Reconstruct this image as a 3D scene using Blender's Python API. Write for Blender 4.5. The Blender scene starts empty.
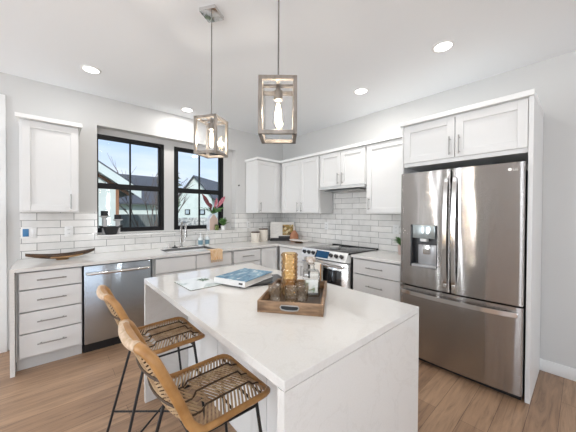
import bpy, bmesh, math, random
from mathutils import Vector, Matrix
S = bpy.context.scene
COL = S.collection
PI = math.pi
random.seed(7)

# ------------------------------------------------------------------ camera
cam_data = bpy.data.cameras.new('camera')
cam_data.sensor_width = 36.0
cam_data.lens = 263.408 / 576.0 * 36.0
cam_data.clip_start = 0.05
cam_data.clip_end = 400
cam = bpy.data.objects.new('camera', cam_data)
COL.objects.link(cam)
yaw, pitch, roll = 0.727224, -0.011069, 0.004982
Fv = Vector((math.sin(yaw) * math.cos(pitch), math.cos(yaw) * math.cos(pitch), math.sin(pitch)))
Rv = Vector((math.cos(yaw), -math.sin(yaw), 0))
Uv = Rv.cross(Fv)
Rr = math.cos(roll) * Rv + math.sin(roll) * Uv
Ur = -math.sin(roll) * Rv + math.cos(roll) * Uv
M4 = Matrix((Rr, Ur, -Fv)).transposed().to_4x4()
M4.translation = Vector((-3.2824, -3.8472, 1.40246))
cam.matrix_world = M4
S.camera = cam

# ------------------------------------------------------------------ world, lights, exposure
S.view_settings.view_transform = 'Standard'
S.view_settings.look = 'None'
S.view_settings.gamma = 1.0
S.view_settings.use_curve_mapping = False
S.view_settings.exposure = 0.42
SKY = 0.9
world = bpy.data.worlds.new('sky'); S.world = world
world.use_nodes = True
wn, wl = world.node_tree.nodes, world.node_tree.links
wn.clear()
wo = wn.new('ShaderNodeOutputWorld'); wb = wn.new('ShaderNodeBackground')
wtc = wn.new('ShaderNodeTexCoord'); wsep = wn.new('ShaderNodeSeparateXYZ')
wr = wn.new('ShaderNodeValToRGB')
wr.color_ramp.elements[0].position = 0.0; wr.color_ramp.elements[0].color = (0.74, 0.84, 0.97, 1)
wr.color_ramp.elements[1].position = 0.5; wr.color_ramp.elements[1].color = (0.36, 0.56, 0.93, 1)
e = wr.color_ramp.elements.new(0.22); e.color = (0.50, 0.68, 0.97, 1)
wmap = wn.new('ShaderNodeMapping'); wmap.inputs['Scale'].default_value = (2.0, 2.0, 9.0)
wno = wn.new('ShaderNodeTexNoise'); wno.inputs['Scale'].default_value = 2.2; wno.inputs['Detail'].default_value = 5
wcr = wn.new('ShaderNodeValToRGB')
wcr.color_ramp.elements[0].position = 0.42; wcr.color_ramp.elements[0].color = (0, 0, 0, 1)
wcr.color_ramp.elements[1].position = 0.75; wcr.color_ramp.elements[1].color = (0.7, 0.7, 0.7, 1)
wmx = wn.new('ShaderNodeMix'); wmx.data_type = 'RGBA'
wmx.inputs['B'].default_value = (0.88, 0.92, 1.0, 1)
wl.new(wtc.outputs['Generated'], wsep.inputs[0]); wl.new(wsep.outputs['Z'], wr.inputs[0])
wl.new(wtc.outputs['Generated'], wmap.inputs[0]); wl.new(wmap.outputs[0], wno.inputs['Vector'])
wl.new(wno.outputs['Fac'], wcr.inputs[0]); wl.new(wcr.outputs[0], wmx.inputs['Factor'])
wl.new(wr.outputs[0], wmx.inputs['A']); wl.new(wmx.outputs['Result'], wb.inputs['Color'])
wb.inputs['Strength'].default_value = SKY
wl.new(wb.outputs[0], wo.inputs[0])

def area(name, loc, rot, sx, sy, power, color=(1, 1, 1), shape='RECTANGLE', portal=False, spread=180):
    d = bpy.data.lights.new(name, 'AREA'); d.shape = shape; d.size = sx
    if shape in ('RECTANGLE', 'ELLIPSE'): d.size_y = sy
    d.energy = power; d.color = color; d.spread = math.radians(spread)
    if portal: d.cycles.is_portal = True
    o = bpy.data.objects.new(name, d); COL.objects.link(o)
    o.location = loc; o.rotation_euler = rot
    return o
DAY = (0.89, 0.945, 1.0)
# daylight lamps added out of view, as fill and for streaks in the steel
def panel_light(name, loc, d, sx, sy, power):
    o = area(name, loc, (0, 0, 0), sx, sy, power, DAY)
    o.rotation_euler = Vector(d).to_track_quat('-Z', 'Y').to_euler()
UP = 2.0  # tilts the two large lamps up to imitate flash bounced off the ceiling
panel_light('added_rear_light', (-5.1, -7.85, 1.45), (0, 1, UP), 2.8, 2.2, 44)
panel_light('added_side_light', (-7.05, -5.8, 1.45), (1, 0, UP), 2.4, 2.1, 112)
for yy, ww, pw in ((-.22, .12, 20), (-1.47, .13, 24), (-1.83, .17, 27)):
    panel_light('added_side_light', (-7.12, yy, 1.3), (1, 0, 0), ww, 2.5, pw)  # narrow lamps added to reflect as streaks in the fridge doors
panel_light('added_streak_light', (-5.72, -.03, 1.2), (0, -1, 0), .30, 2.2, 2.5)  # lamp added on solid wall to reflect a bluish streak in the fridge
for xx, ww in ((-2.12, .16), (-1.72, .12)):
    panel_light('added_rear_light', (xx, -7.92, 1.3), (0, 1, 0), ww, 2.5, 13)  # narrow lamps added to reflect as streaks in the dishwasher
sun = bpy.data.lights.new('sun', 'SUN'); sun.energy = 3.4; sun.angle = .03; sun.color = (1, .97, .92)
so = bpy.data.objects.new('sun', sun); COL.objects.link(so)
so.rotation_euler = Vector((.45, .80, -.72)).to_track_quat('-Z', 'Y').to_euler()
# portals for the kitchen windows
area('sky_portal', (-2.5, 0.26, 1.75), (PI / 2, 0, PI), 0.8, 1.22, 1, portal=True)
area('sky_portal', (-1.575, 0.26, 1.75), (PI / 2, 0, PI), 0.8, 1.22, 1, portal=True)
DOWNLIGHT_W = 3.0

# ------------------------------------------------------------------ helpers
class MB:
    def __init__(s): s.bm = bmesh.new()
    def _add(s, t):
        me = bpy.data.meshes.new('t'); t.to_mesh(me); t.free(); s.bm.from_mesh(me); bpy.data.meshes.remove(me); return s
    def box(s, x0, x1, y0, y1, z0, z1, bev=0.0, seg=2):
        t = bmesh.new(); bmesh.ops.create_cube(t, size=1)
        for v in t.verts:
            v.co = Vector((x0 + (v.co.x + .5) * (x1 - x0), y0 + (v.co.y + .5) * (y1 - y0), z0 + (v.co.z + .5) * (z1 - z0)))
        if bev > 0: bmesh.ops.bevel(t, geom=list(t.edges), offset=bev, segments=seg, affect='EDGES', profile=.5)
        return s._add(t)
    def tube(s, pts, r, seg=8, closed=False, cap=True):
        pts = [Vector(p) for p in pts]; n = len(pts)
        rs = r if isinstance(r, (list, tuple)) else [r] * n
        t = bmesh.new(); rings = []
        up = None
        for i, p in enumerate(pts):
            if closed: d = pts[(i + 1) % n] - pts[i - 1]
            else: d = pts[min(i + 1, n - 1)] - pts[max(i - 1, 0)]
            d.normalize()
            if up is None:
                up = Vector((0, 0, 1)) if abs(d.z) < .9 else Vector((1, 0, 0))
            a = d.cross(up)
            if a.length < 1e-5: a = d.cross(Vector((0.3, 1, 0.2)))
            a.normalize(); b = a.cross(d).normalized(); up = b
            rings.append([t.verts.new(p + rs[i] * (math.cos(2 * PI * k / seg) * a + math.sin(2 * PI * k / seg) * b)) for k in range(seg)])
        m = n if closed else n - 1
        for i in range(m):
            A, B = rings[i], rings[(i + 1) % n]
            for k in range(seg):
                t.faces.new((A[k], A[(k + 1) % seg], B[(k + 1) % seg], B[k]))
        if cap and not closed:
            t.faces.new(rings[0][::-1]); t.faces.new(rings[-1])
        bmesh.ops.recalc_face_normals(t, faces=list(t.faces))
        return s._add(t)
    def cyl(s, p0, p1, r, r1=None, seg=20):
        return s.tube([p0, p1], [r, r if r1 is None else r1], seg)
    def lathe(s, prof, c=(0, 0, 0), seg=28, mod=None):
        t = bmesh.new(); rings = []
        for j, (r, z) in enumerate(prof):
            if r < 1e-6: rings.append([t.verts.new((c[0], c[1], c[2] + z))])
            else:
                rg = []
                for k in range(seg):
                    a = 2 * PI * k / seg; rr = r + (mod(a, z) if mod else 0)
                    rg.append(t.verts.new((c[0] + rr * math.cos(a), c[1] + rr * math.sin(a), c[2] + z)))
                rings.append(rg)
        for A, B in zip(rings, rings[1:]):
            if len(A) == 1 and len(B) == 1: continue
            for k in range(seg):
                k2 = (k + 1) % seg
                if len(A) == 1: t.faces.new((A[0], B[k2], B[k]))
                elif len(B) == 1: t.faces.new((A[k], A[k2], B[0]))
                else: t.faces.new((A[k], A[k2], B[k2], B[k]))
        bmesh.ops.recalc_face_normals(t, faces=list(t.faces))
        return s._add(t)
    def prism(s, poly, vec):
        t = bmesh.new(); vec = Vector(vec)
        a = [t.verts.new(p) for p in poly]; b = [t.verts.new(Vector(p) + vec) for p in poly]
        n = len(a)
        t.faces.new(a); t.faces.new(b[::-1])
        for i in range(n): t.faces.new((a[i], b[i], b[(i + 1) % n], a[(i + 1) % n]))
        bmesh.ops.recalc_face_normals(t, faces=list(t.faces))
        return s._add(t)
    def strip(s, pts, sides, nrm, w, th):
        """flat ribbon through pts; sides / nrm: unit vectors per point"""
        t = bmesh.new(); rows = []
        for p, a, n in zip(pts, sides, nrm):
            p = Vector(p)
            rows.append([t.verts.new(p + a * w / 2 + n * th / 2), t.verts.new(p - a * w / 2 + n * th / 2),
                         t.verts.new(p - a * w / 2 - n * th / 2), t.verts.new(p + a * w / 2 - n * th / 2)])
        for A, B in zip(rows, rows[1:]):
            for k in range(4): t.faces.new((A[k], A[(k + 1) % 4], B[(k + 1) % 4], B[k]))
        t.faces.new(rows[0][::-1]); t.faces.new(rows[-1])
        bmesh.ops.recalc_face_normals(t, faces=list(t.faces))
        return s._add(t)
    def grid(s, rows, both=0.0):
        t = bmesh.new(); R = [[t.verts.new(p) for p in r] for r in rows]
        for A, B in zip(R, R[1:]):
            for i in range(len(A) - 1): t.faces.new((A[i], A[i + 1], B[i + 1], B[i]))
        if both:
            bmesh.ops.recalc_face_normals(t, faces=list(t.faces))
            bmesh.ops.solidify(t, geom=list(t.faces), thickness=both)
        return s._add(t)
    def face(s, pts):
        t = bmesh.new(); t.faces.new([t.verts.new(p) for p in pts]); return s._add(t)
    def ball(s, c, r, sc=(1, 1, 1), sub=2):
        t = bmesh.new(); bmesh.ops.create_icosphere(t, subdivisions=sub, radius=r)
        for v in t.verts: v.co = Vector((v.co.x * sc[0] + c[0], v.co.y * sc[1] + c[1], v.co.z * sc[2] + c[2]))
        return s._add(t)
    def move(s, m):
        bmesh.ops.transform(s.bm, matrix=m, verts=list(s.bm.verts)); return s
    def build(s, name, mat, parent=None, smooth=True, off=None, angle=40):
        me = bpy.data.meshes.new(name)
        if off is not None: bmesh.ops.translate(s.bm, vec=-Vector(off), verts=list(s.bm.verts))
        s.bm.to_mesh(me); s.bm.free()
        me.materials.append(mat)
        if smooth:
            for p in me.polygons: p.use_smooth = True
            try: me.set_sharp_from_angle(angle=math.radians(angle))
            except Exception: pass
        o = bpy.data.objects.new(name, me); COL.objects.link(o)
        if parent is not None: o.parent = parent
        if off is not None and parent is None: o.location = off
        return o

def thing(name, label, cat, loc=(0, 0, 0), rotz=0.0, group=None):
    o = bpy.data.objects.new(name, None); COL.objects.link(o)
    o.empty_display_size = .05
    o.location = loc; o.rotation_euler = (0, 0, rotz)
    o['label'] = label; o['category'] = cat
    if group: o['group'] = group
    return o
def tag(o, label, cat, group=None):
    o['label'] = label; o['category'] = cat
    if group: o['group'] = group
    return o
def struct(o):
    o['kind'] = 'structure'; return o
def dup(root, loc, rotz, label, group=None):
    r = root.copy(); COL.objects.link(r); r.location = loc; r.rotation_euler = (0, 0, rotz); r['label'] = label
    if group: r['group'] = group
    for ch in list(root.children):
        c = ch.copy(); COL.objects.link(c); c.parent = r
        for g in ch.children:
            d = g.copy(); COL.objects.link(d); d.parent = c
    return r

# ------------------------------------------------------------------ materials
def mat(name, color, rough=.5, metal=0.0, spec=None, **kw):
    m = bpy.data.materials.new(name); m.use_nodes = True
    b = m.node_tree.nodes['Principled BSDF']
    b.inputs['Base Color'].default_value = (*color, 1); b.inputs['Roughness'].default_value = rough
    b.inputs['Metallic'].default_value = metal
    if spec is not None: b.inputs['Specular IOR Level'].default_value = spec
    for k, v in kw.items(): b.inputs[k.replace('_', ' ')].default_value = v
    return m
def nd(m, t): return m.node_tree.nodes.new(t)
def lk(m, a, b): m.node_tree.links.new(a, b)
def bsdf(m): return m.node_tree.nodes['Principled BSDF']
def ramp(m, fac, stops):
    r = nd(m, 'ShaderNodeValToRGB'); els = r.color_ramp.elements
    while len(els) < len(stops): els.new(.5)
    for e, (p, c) in zip(els, stops): e.position = p; e.color = (*c, 1)
    lk(m, fac, r.inputs[0]); return r
def noise(m, scale, detail=4, stretch=(1, 1, 1), coord='Object', rough=.5, dist=0):
    tc = nd(m, 'ShaderNodeTexCoord'); mp = nd(m, 'ShaderNodeMapping'); mp.inputs['Scale'].default_value = stretch
    n = nd(m, 'ShaderNodeTexNoise'); n.inputs['Scale'].default_value = scale; n.inputs['Detail'].default_value = detail
    n.inputs['Roughness'].default_value = rough; n.inputs['Distortion'].default_value = dist
    lk(m, tc.outputs[coord], mp.inputs[0]); lk(m, mp.outputs[0], n.inputs['Vector']); return n
def bump(m, fac, strength=.2, dist=.01):
    b = nd(m, 'ShaderNodeBump'); b.inputs['Strength'].default_value = strength; b.inputs['Distance'].default_value = dist
    lk(m, fac, b.inputs['Height']); lk(m, b.outputs[0], bsdf(m).inputs['Normal']); return b
def noisy(name, c0, c1, scale, rough=.5, stretch=(1, 1, 1), metal=0, detail=4, lo=.35, hi=.65, bmp=0, coord='Object'):
    m = mat(name, c0, rough, metal); n = noise(m, scale, detail, stretch, coord)
    r = ramp(m, n.outputs['Fac'], [(lo, c0), (hi, c1)]); lk(m, r.outputs[0], bsdf(m).inputs['Base Color'])
    if bmp: bump(m, n.outputs['Fac'], bmp, .004)
    return m
def glassy(name, tint=(1, 1, 1), refl=.5, rough=.02, body=None, bodyfac=0.0, edge=None):
    """thin clear glass: tinted see-through with a fresnel mirror, optional cloudy body colour"""
    m = bpy.data.materials.new(name); m.use_nodes = True; n = m.node_tree.nodes; n.clear()
    o = n.new('ShaderNodeOutputMaterial'); t = n.new('ShaderNodeBsdfTransparent'); g = n.new('ShaderNodeBsdfGlossy')
    t.inputs[0].default_value = (*tint, 1); g.inputs['Roughness'].default_value = rough
    f = n.new('ShaderNodeLayerWeight'); f.inputs['Blend'].default_value = .5
    pw = n.new('ShaderNodeMath'); pw.operation = 'POWER'; pw.inputs[1].default_value = 4.5; lk(m, f.outputs['Facing'], pw.inputs[0])
    mu = n.new('ShaderNodeMath'); mu.operation = 'MULTIPLY_ADD'; mu.inputs[1].default_value = .9 * refl; mu.inputs[2].default_value = .05 * refl
    lk(m, pw.outputs[0], mu.inputs[0])
    if edge:
        p2 = n.new('ShaderNodeMath'); p2.operation = 'POWER'; p2.inputs[1].default_value = 2.2; lk(m, f.outputs['Facing'], p2.inputs[0])
        r = ramp(m, p2.outputs[0], [(.02, tint), (.45, edge)]); lk(m, r.outputs[0], t.inputs[0])
    mx = n.new('ShaderNodeMixShader'); lk(m, mu.outputs[0], mx.inputs[0]); src = t.outputs[0]
    if body:
        d = n.new('ShaderNodeBsdfDiffuse'); d.inputs[0].default_value = (*body, 1); m2 = n.new('ShaderNodeMixShader')
        m2.inputs[0].default_value = bodyfac; lk(m, t.outputs[0], m2.inputs[1]); lk(m, d.outputs[0], m2.inputs[2]); src = m2.outputs[0]
    lk(m, src, mx.inputs[1]); lk(m, g.outputs[0], mx.inputs[2]); lk(m, mx.outputs[0], o.inputs[0])
    return m
def emis(name, color, strength):
    m = bpy.data.materials.new(name); m.use_nodes = True; n = m.node_tree.nodes; n.clear()
    o = n.new('ShaderNodeOutputMaterial'); e = n.new('ShaderNodeEmission'); e.inputs[0].default_value = (*color, 1); e.inputs[1].default_value = strength
    lk(m, e.outputs[0], o.inputs[0]); return m

m_wall = mat('wall_paint', (.615, .61, .598), .7)
m_ceil = mat('ceiling_paint', (.885, .905, .925), .85)
m_trim = mat('trim_paint', (.84, .84, .83), .45)
m_cab = mat('cabinet_paint', (.765, .762, .752), .38)
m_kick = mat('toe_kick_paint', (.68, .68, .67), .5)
def quartz():
    m = mat('quartz', (.86, .85, .83), .07)
    n = noise(m, 3.2, 8, rough=.65, dist=1.2)
    r = ramp(m, n.outputs['Fac'], [(.47, (.765, .75, .725)), (.495, (.73, .713, .685)), (.52, (.765, .75, .725))])
    n2 = noise(m, 160, 2)
    r2 = ramp(m, n2.outputs['Fac'], [(.3, (.97, .965, .96)), (.6, (1, 1, 1))])
    mx = nd(m, 'ShaderNodeMix'); mx.data_type = 'RGBA'; mx.blend_type = 'MULTIPLY'; mx.inputs['Factor'].default_value = 1
    lk(m, r.outputs[0], mx.inputs['A']); lk(m, r2.outputs[0], mx.inputs['B']); lk(m, mx.outputs['Result'], bsdf(m).inputs['Base Color'])
    return m
m_quartz = quartz()
def tile(name, axis):
    m = mat(name, (.7, .7, .7), .12)
    tc = nd(m, 'ShaderNodeTexCoord'); sp = nd(m, 'ShaderNodeSeparateXYZ'); cb = nd(m, 'ShaderNodeCombineXYZ')
    lk(m, tc.outputs['Object'], sp.inputs[0]); lk(m, sp.outputs[axis], cb.inputs['X']); lk(m, sp.outputs['Z'], cb.inputs['Y'])
    mp = nd(m, 'ShaderNodeMapping'); mp.inputs['Location'].default_value = (.06, -.914, 0)
    lk(m, cb.outputs[0], mp.inputs[0])
    b = nd(m, 'ShaderNodeTexBrick'); b.offset = .38; b.inputs['Scale'].default_value = 1
    b.inputs['Brick Width'].default_value = .305; b.inputs['Row Height'].default_value = .0795
    b.inputs['Mortar Size'].default_value = .0029; b.inputs['Mortar Smooth'].default_value = .1
    b.inputs['Color1'].default_value = (.90, .885, .86, 1); b.inputs['Color2'].default_value = (.77, .757, .735, 1)
    b.inputs['Mortar'].default_value = (.30, .295, .285, 1)
    lk(m, mp.outputs[0], b.inputs['Vector'])
    n = noise(m, 11, 3); r = ramp(m, n.outputs['Fac'], [(.3, (.90, .90, .89)), (.7, (1, 1, 1))])
    mx = nd(m, 'ShaderNodeMix'); mx.data_type = 'RGBA'; mx.blend_type = 'MULTIPLY'; mx.inputs['Factor'].default_value = 1
    lk(m, b.outputs['Color'], mx.inputs['A']); lk(m, r.outputs[0], mx.inputs['B']); lk(m, mx.outputs['Result'], bsdf(m).inputs['Base Color'])
    ad = nd(m, 'ShaderNodeMath'); ad.operation = 'MULTIPLY_ADD'; ad.inputs[1].default_value = .35
    inv = nd(m, 'ShaderNodeMath'); inv.operation = 'SUBTRACT'; inv.inputs[0].default_value = 1; lk(m, b.outputs['Fac'], inv.inputs[1])
    lk(m, n.outputs['Fac'], ad.inputs[0]); lk(m, inv.outputs[0], ad.inputs[2])
    bump(m, ad.outputs[0], .35, .006)
    return m
m_tile_back, m_tile_right = tile('tile_back', 'X'), tile('tile_right', 'Y')
def floor_mat():
    m = mat('plank_floor', (.3, .2, .13), .33)
    tc = nd(m, 'ShaderNodeTexCoord')
    b = nd(m, 'ShaderNodeTexBrick'); b.offset = .37; b.inputs['Scale'].default_value = 1
    b.inputs['Brick Width'].default_value = 1.22; b.inputs['Row Height'].default_value = .15; b.inputs['Mortar Size'].default_value = .0012
    b.inputs['Color1'].default_value = (.42, .27, .17, 1); b.inputs['Color2'].default_value = (.33, .205, .128, 1); b.inputs['Mortar'].default_value = (.10, .06, .04, 1)
    lk(m, tc.outputs['Object'], b.inputs['Vector'])
    n = noise(m, 4.5, 8, (.45, 5.5, 1), rough=.66, dist=1.0)
    r = ramp(m, n.outputs['Fac'], [(.28, (.48, .44, .42)), (.48, (.95, .94, .93)), (.72, (1.28, 1.26, 1.22))])
    mx = nd(m, 'ShaderNodeMix'); mx.data_type = 'RGBA'; mx.blend_type = 'MULTIPLY'; mx.inputs['Factor'].default_value = 1
    lk(m, b.outputs['Color'], mx.inputs['A']); lk(m, r.outputs[0], mx.inputs['B']); lk(m, mx.outputs['Result'], bsdf(m).inputs['Base Color'])
    rr = ramp(m, n.outputs['Fac'], [(.2, (.30,) * 3), (.8, (.45,) * 3)]); lk(m, rr.outputs[0], bsdf(m).inputs['Roughness'])
    bump(m, n.outputs['Fac'], .08, .003)
    return m
m_floor = floor_mat()
def steel(name, color, rough, smear, wave):
    """horizontally brushed steel: the fine brush lines spread reflections up and down, the sheet is a little wavy"""
    m = mat(name, color, rough, 1.0); b = bsdf(m)
    n = noise(m, 900, 2, (.02, .02, 1)); r = ramp(m, n.outputs['Fac'], [(.3, tuple(c * .95 for c in color)), (.7, color)])
    lk(m, r.outputs[0], b.inputs['Base Color'])
    tc = nd(m, 'ShaderNodeTexCoord'); sc = nd(m, 'ShaderNodeVectorMath'); sc.operation = 'SCALE'; sc.inputs['Scale'].default_value = 9137.0
    lk(m, tc.outputs['Object'], sc.inputs[0])
    wn_ = nd(m, 'ShaderNodeTexWhiteNoise'); wn_.noise_dimensions = '3D'; lk(m, sc.outputs[0], wn_.inputs['Vector'])
    sp = nd(m, 'ShaderNodeSeparateColor'); lk(m, wn_.outputs['Color'], sp.inputs[0])
    su = nd(m, 'ShaderNodeMath'); su.operation = 'ADD'; lk(m, sp.outputs[0], su.inputs[0]); lk(m, sp.outputs[1], su.inputs[1])
    ze = nd(m, 'ShaderNodeMath'); ze.operation = 'MULTIPLY_ADD'; ze.inputs[1].default_value = smear; ze.inputs[2].default_value = -smear; lk(m, su.outputs[0], ze.inputs[0])
    w = noise(m, 7.0, 1.5, (1, 1, .10))
    wx = nd(m, 'ShaderNodeMath'); wx.operation = 'MULTIPLY_ADD'; wx.inputs[1].default_value = wave; wx.inputs[2].default_value = -wave / 2; lk(m, w.outputs['Fac'], wx.inputs[0])
    cb = nd(m, 'ShaderNodeCombineXYZ'); lk(m, wx.outputs[0], cb.inputs[0]); lk(m, wx.outputs[0], cb.inputs[1]); lk(m, ze.outputs[0], cb.inputs[2])
    ge = nd(m, 'ShaderNodeNewGeometry'); ad = nd(m, 'ShaderNodeVectorMath'); ad.operation = 'ADD'; lk(m, ge.outputs['Normal'], ad.inputs[0]); lk(m, cb.outputs[0], ad.inputs[1])
    no = nd(m, 'ShaderNodeVectorMath'); no.operation = 'NORMALIZE'; lk(m, ad.outputs[0], no.inputs[0]); lk(m, no.outputs[0], b.inputs['Normal'])
    return m
m_steel = steel('brushed_steel', (.42, .40, .385), .09, .38, .22)
m_steel_cool = steel('brushed_steel_cool', (.47, .52, .57), .09, .25, .3)
m_steel_light = mat('polished_steel', (.72, .71, .70), .16, 1.0)
m_handle = mat('satin_nickel', (.36, .35, .335), .3, 1.0)
m_nickel = noisy('weathered_nickel', (.20, .175, .15), (.31, .27, .235), 40, .4, metal=.6, stretch=(1, 1, .3))
m_black = mat('black_matte', (.012, .012, .013), .45)
m_blackgloss = mat('black_gloss', (.01, .01, .012), .06)
m_blackframe = mat('black_window_vinyl', (.006, .006, .007), .5, 0, .3)
m_white = mat('white_plastic', (.85, .85, .84), .35)
m_glass = glassy('window_glass', (1, 1, 1), .5)
m_lampglass = glassy('lamp_glass', (1, 1, 1), .8)
m_clear = glassy('clear_glass', (.98, .985, .98), 1.6, .03, edge=(.50, .50, .48))
m_amber = glassy('amber_glass', (1, .90, .70), 1.2, .05, body=(.85, .58, .28), bodyfac=.09, edge=(.28, .12, .03))

# ------------------------------------------------------------------ room shell
H = 2.78
XL, YR = -7.2, -8.0                    # far side wall and rear wall, behind the camera
struct(MB().box(XL - .2, .2, YR - .2, .22, -.12, 0).build('floor', m_floor, smooth=False))
struct(MB().box(XL - .2, .2, YR - .2, .22, H, H + .12).build('ceiling', m_ceil, smooth=False))
RX0, RX1, RZ0, RZ1, RY = -2.895, -1.02, 1.105, 2.435, .13
W1, W2, WZ0, WZ1 = (-2.935, -2.107), (-1.97, -1.18), 1.15, 2.365
b = MB()
b.box(XL - .2, RX0, 0, RY, 0, H); b.box(XL - .2, W1[0], RY, .22, 0, H); b.box(RX1, 0, 0, .22, 0, H); b.box(RX0, RX1, 0, RY, 0, RZ0); b.box(W1[0], RX1, RY, .22, 0, RZ0); b.box(RX0, RX1, 0, RY, RZ1, H); b.box(W1[0], RX1, RY, .22, RZ1, H)
b.box(W1[1], W2[0], RY, .22, RZ0, RZ1); b.box(W2[1], RX1, RY, .22, RZ0, RZ1)
b.box(W1[0], W1[1], RY, .22, WZ1, RZ1); b.box(W2[0], W2[1], RY, .22, WZ1, RZ1)
b.box(W1[0], W1[1], RY, .22, RZ0, WZ0); b.box(W2[0], W2[1], RY, .22, RZ0, WZ0)
struct(b.build('wall_back', m_wall, smooth=False))
struct(MB().box(0, .2, YR - .2, .22, 0, H).build('wall_right', m_wall, smooth=False))
def wall_with_holes(name, along, fixed0, fixed1, a0, a1, holes):
    b = MB(); xs = sorted({a0, a1, *[h[0] for h in holes], *[h[1] for h in holes]})
    def bx(p, q, z0, z1):
        if along == 'y': b.box(fixed0, fixed1, p, q, z0, z1)
        else: b.box(p, q, fixed0, fixed1, z0, z1)
    for p, q in zip(xs, xs[1:]):
        hs = [h for h in holes if h[0] <= p and h[1] >= q]
        if hs:
            bx(p, q, 0, hs[0][2]); bx(p, q, hs[0][3], H)
        else: bx(p, q, 0, H)
    return struct(b.build(name, m_wall, smooth=False))
wall_with_holes('wall_left', 'y', XL - .2, XL, YR, 0, [(-7.0, -4.6, .4, 2.5), (-1.94, -1.72, .04, 2.56), (-1.55, -1.39, .04, 2.56), (-.30, -.14, .04, 2.56)])
wall_with_holes('wall_rear', 'x', YR - .2, YR, XL, 0, [(-6.5, -3.7, .35, 2.55), (-2.22, -2.02, .15, 2.5), (-1.80, -1.64, .15, 2.5)])
# windows of the kitchen wall
def kitchen_window(name, x0, x1):
    w = bpy.data.objects.new(name, None); COL.objects.link(w); w['kind'] = 'structure'
    w.location = ((x0 + x1) / 2, RY, WZ0); off = w.location.copy()
    zm = 1.732; f = .046
    MBf = MB()
    for a in ((x0, x0 + f, WZ0, WZ1), (x1 - f, x1, WZ0, WZ1), (x0 + f, x1 - f, WZ1 - f, WZ1), (x0 + f, x1 - f, WZ0, WZ0 + .05)):
        MBf.box(a[0], a[1], RY + .001, RY + .08, a[2], a[3])
    MBf.build('window_frame', m_blackframe, w, False, off)
    s = MB(); g = .022
    s.box(x0 + f, x1 - f, RY + .01, RY + .05, zm - .028, zm + .028)
    for z0, z1 in ((WZ0 + .05, zm - .028), (zm + .028, WZ1 - f)):
        s.box(x0 + f, x0 + f + g, RY + .02, RY + .06, z0, z1); s.box(x1 - f - g, x1 - f, RY + .02, RY + .06, z0, z1)
        s.box(x0 + f + g, x1 - f - g, RY + .02, RY + .06, z1 - g * .3, z1); s.box(x0 + f + g, x1 - f - g, RY + .02, RY + .06, z0, z0 + g * .3)
        s.box((x0 + x1) / 2 - .009, (x0 + x1) / 2 + .009, RY + .025, RY + .055, z0 + g * .3, z1 - g * .3)
    s.build('sash', m_blackframe, w, False, off)
    MB().box(x0 + f, x1 - f, RY + .038, RY + .042, WZ0 + .05, WZ1 - f).build('pane', m_glass, w, False, off)
kitchen_window('window_1', *W1); kitchen_window('window_2', *W2)
struct(MB().box(RX0, RX1, -.034, RY, RZ0, RZ0 + .022, .003).build('trim_1', m_quartz))
struct(MB().box(-3.80, -3.635, -.022, 0, 0, 2.56, .003).build('trim_2', m_trim))
struct(MB().box(-.016, 0, YR, -3.592, 0, .105, .004).build('baseboard_right', m_trim))
# backsplash
TT = 1.40
b = MB(); b.box(-3.541, RX0, -.008, 0, .914, TT); b.box(RX0, RX1, -.008, 0, .914, RZ0); b.box(RX1, 0, -.008, 0, .914, TT); b.box(RX1 - .008, RX1, 0, RY, RZ0 + .022, TT)
o = struct(b.build('backsplash_back', m_tile_back, smooth=False))
b = MB(); b.box(-.008, 0, -2.62, -.008, .914, TT); b.box(-.008, 0, -2.02, -1.24, TT, 1.72)
struct(b.build('backsplash_right', m_tile_right, smooth=False))

# ------------------------------------------------------------------ cabinets
def bar_handle(parent, c, length, axis, out=.032):
    b = MB(); x, y, z = c; h = length / 2
    if axis == 'x':
        b.cyl((x - h, y - out, z), (x + h, y - out, z), .0058, seg=8)
        for s in (-1, 1): b.cyl((x + s * h * .75, y - out, z), (x + s * h * .75, y, z), .0045, seg=8)
    else:
        b.cyl((x, y - out, z - h), (x, y - out, z + h), .0058, seg=8)
        for s in (-1, 1): b.cyl((x, y - out, z + s * h * .75), (x, y, z + s * h * .75), .0045, seg=8)
    return b.build('handle', m_handle, parent)
def shaker(x0, x1, z0, z1, yf, th=.02, rail=.06):
    b = MB(); c = .0015
    b.box(x0, x0 + rail, yf, yf + th, z0, z1, c, 1); b.box(x1 - rail, x1, yf, yf + th, z0, z1, c, 1)
    b.box(x0 + rail, x1 - rail, yf, yf + th, z0, z0 + rail, c, 1); b.box(x0 + rail, x1 - rail, yf, yf + th, z1 - rail, z1, c, 1)
    b.box(x0 + rail - .002, x1 - rail + .002, yf + .0145, yf + th - .0005, z0 + rail - .002, z1 - rail + .002)
    return b
def base_unit(label, loc, rotz, w, fronts, depth=.60, toe=.10, cat='cabinet', group=None):
    t = thing('base_cabinet', label, cat, loc, rotz, group)
    b = MB(); b.box(0, w, -depth + .03, -.01, toe, .884); b.box(0, .006, -depth, -depth + .03, toe, .884); b.box(w - .004, w, -depth, -depth + .03, toe, .884)
    b.build('body', m_cab, t, False)
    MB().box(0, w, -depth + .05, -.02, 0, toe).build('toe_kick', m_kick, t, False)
    for kind, x0, x1, z0, z1, hd in fronts:
        if kind == 'drawer': p = MB().box(x0, x1, -depth - .021, -depth + .029, z0, z1, .002, 1).build('drawer', m_cab, t)
        elif kind == 'false': p = MB().box(x0, x1, -depth - .021, -depth + .029, z0, z1, .002, 1).build('false_front', m_cab, t)
        else: p = shaker(x0, x1, z0, z1, -depth - .021).build('door', m_cab, t)
        if hd: bar_handle(p, (hd[0], -depth - .021, hd[1]), hd[2], hd[3])
    return t
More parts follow.
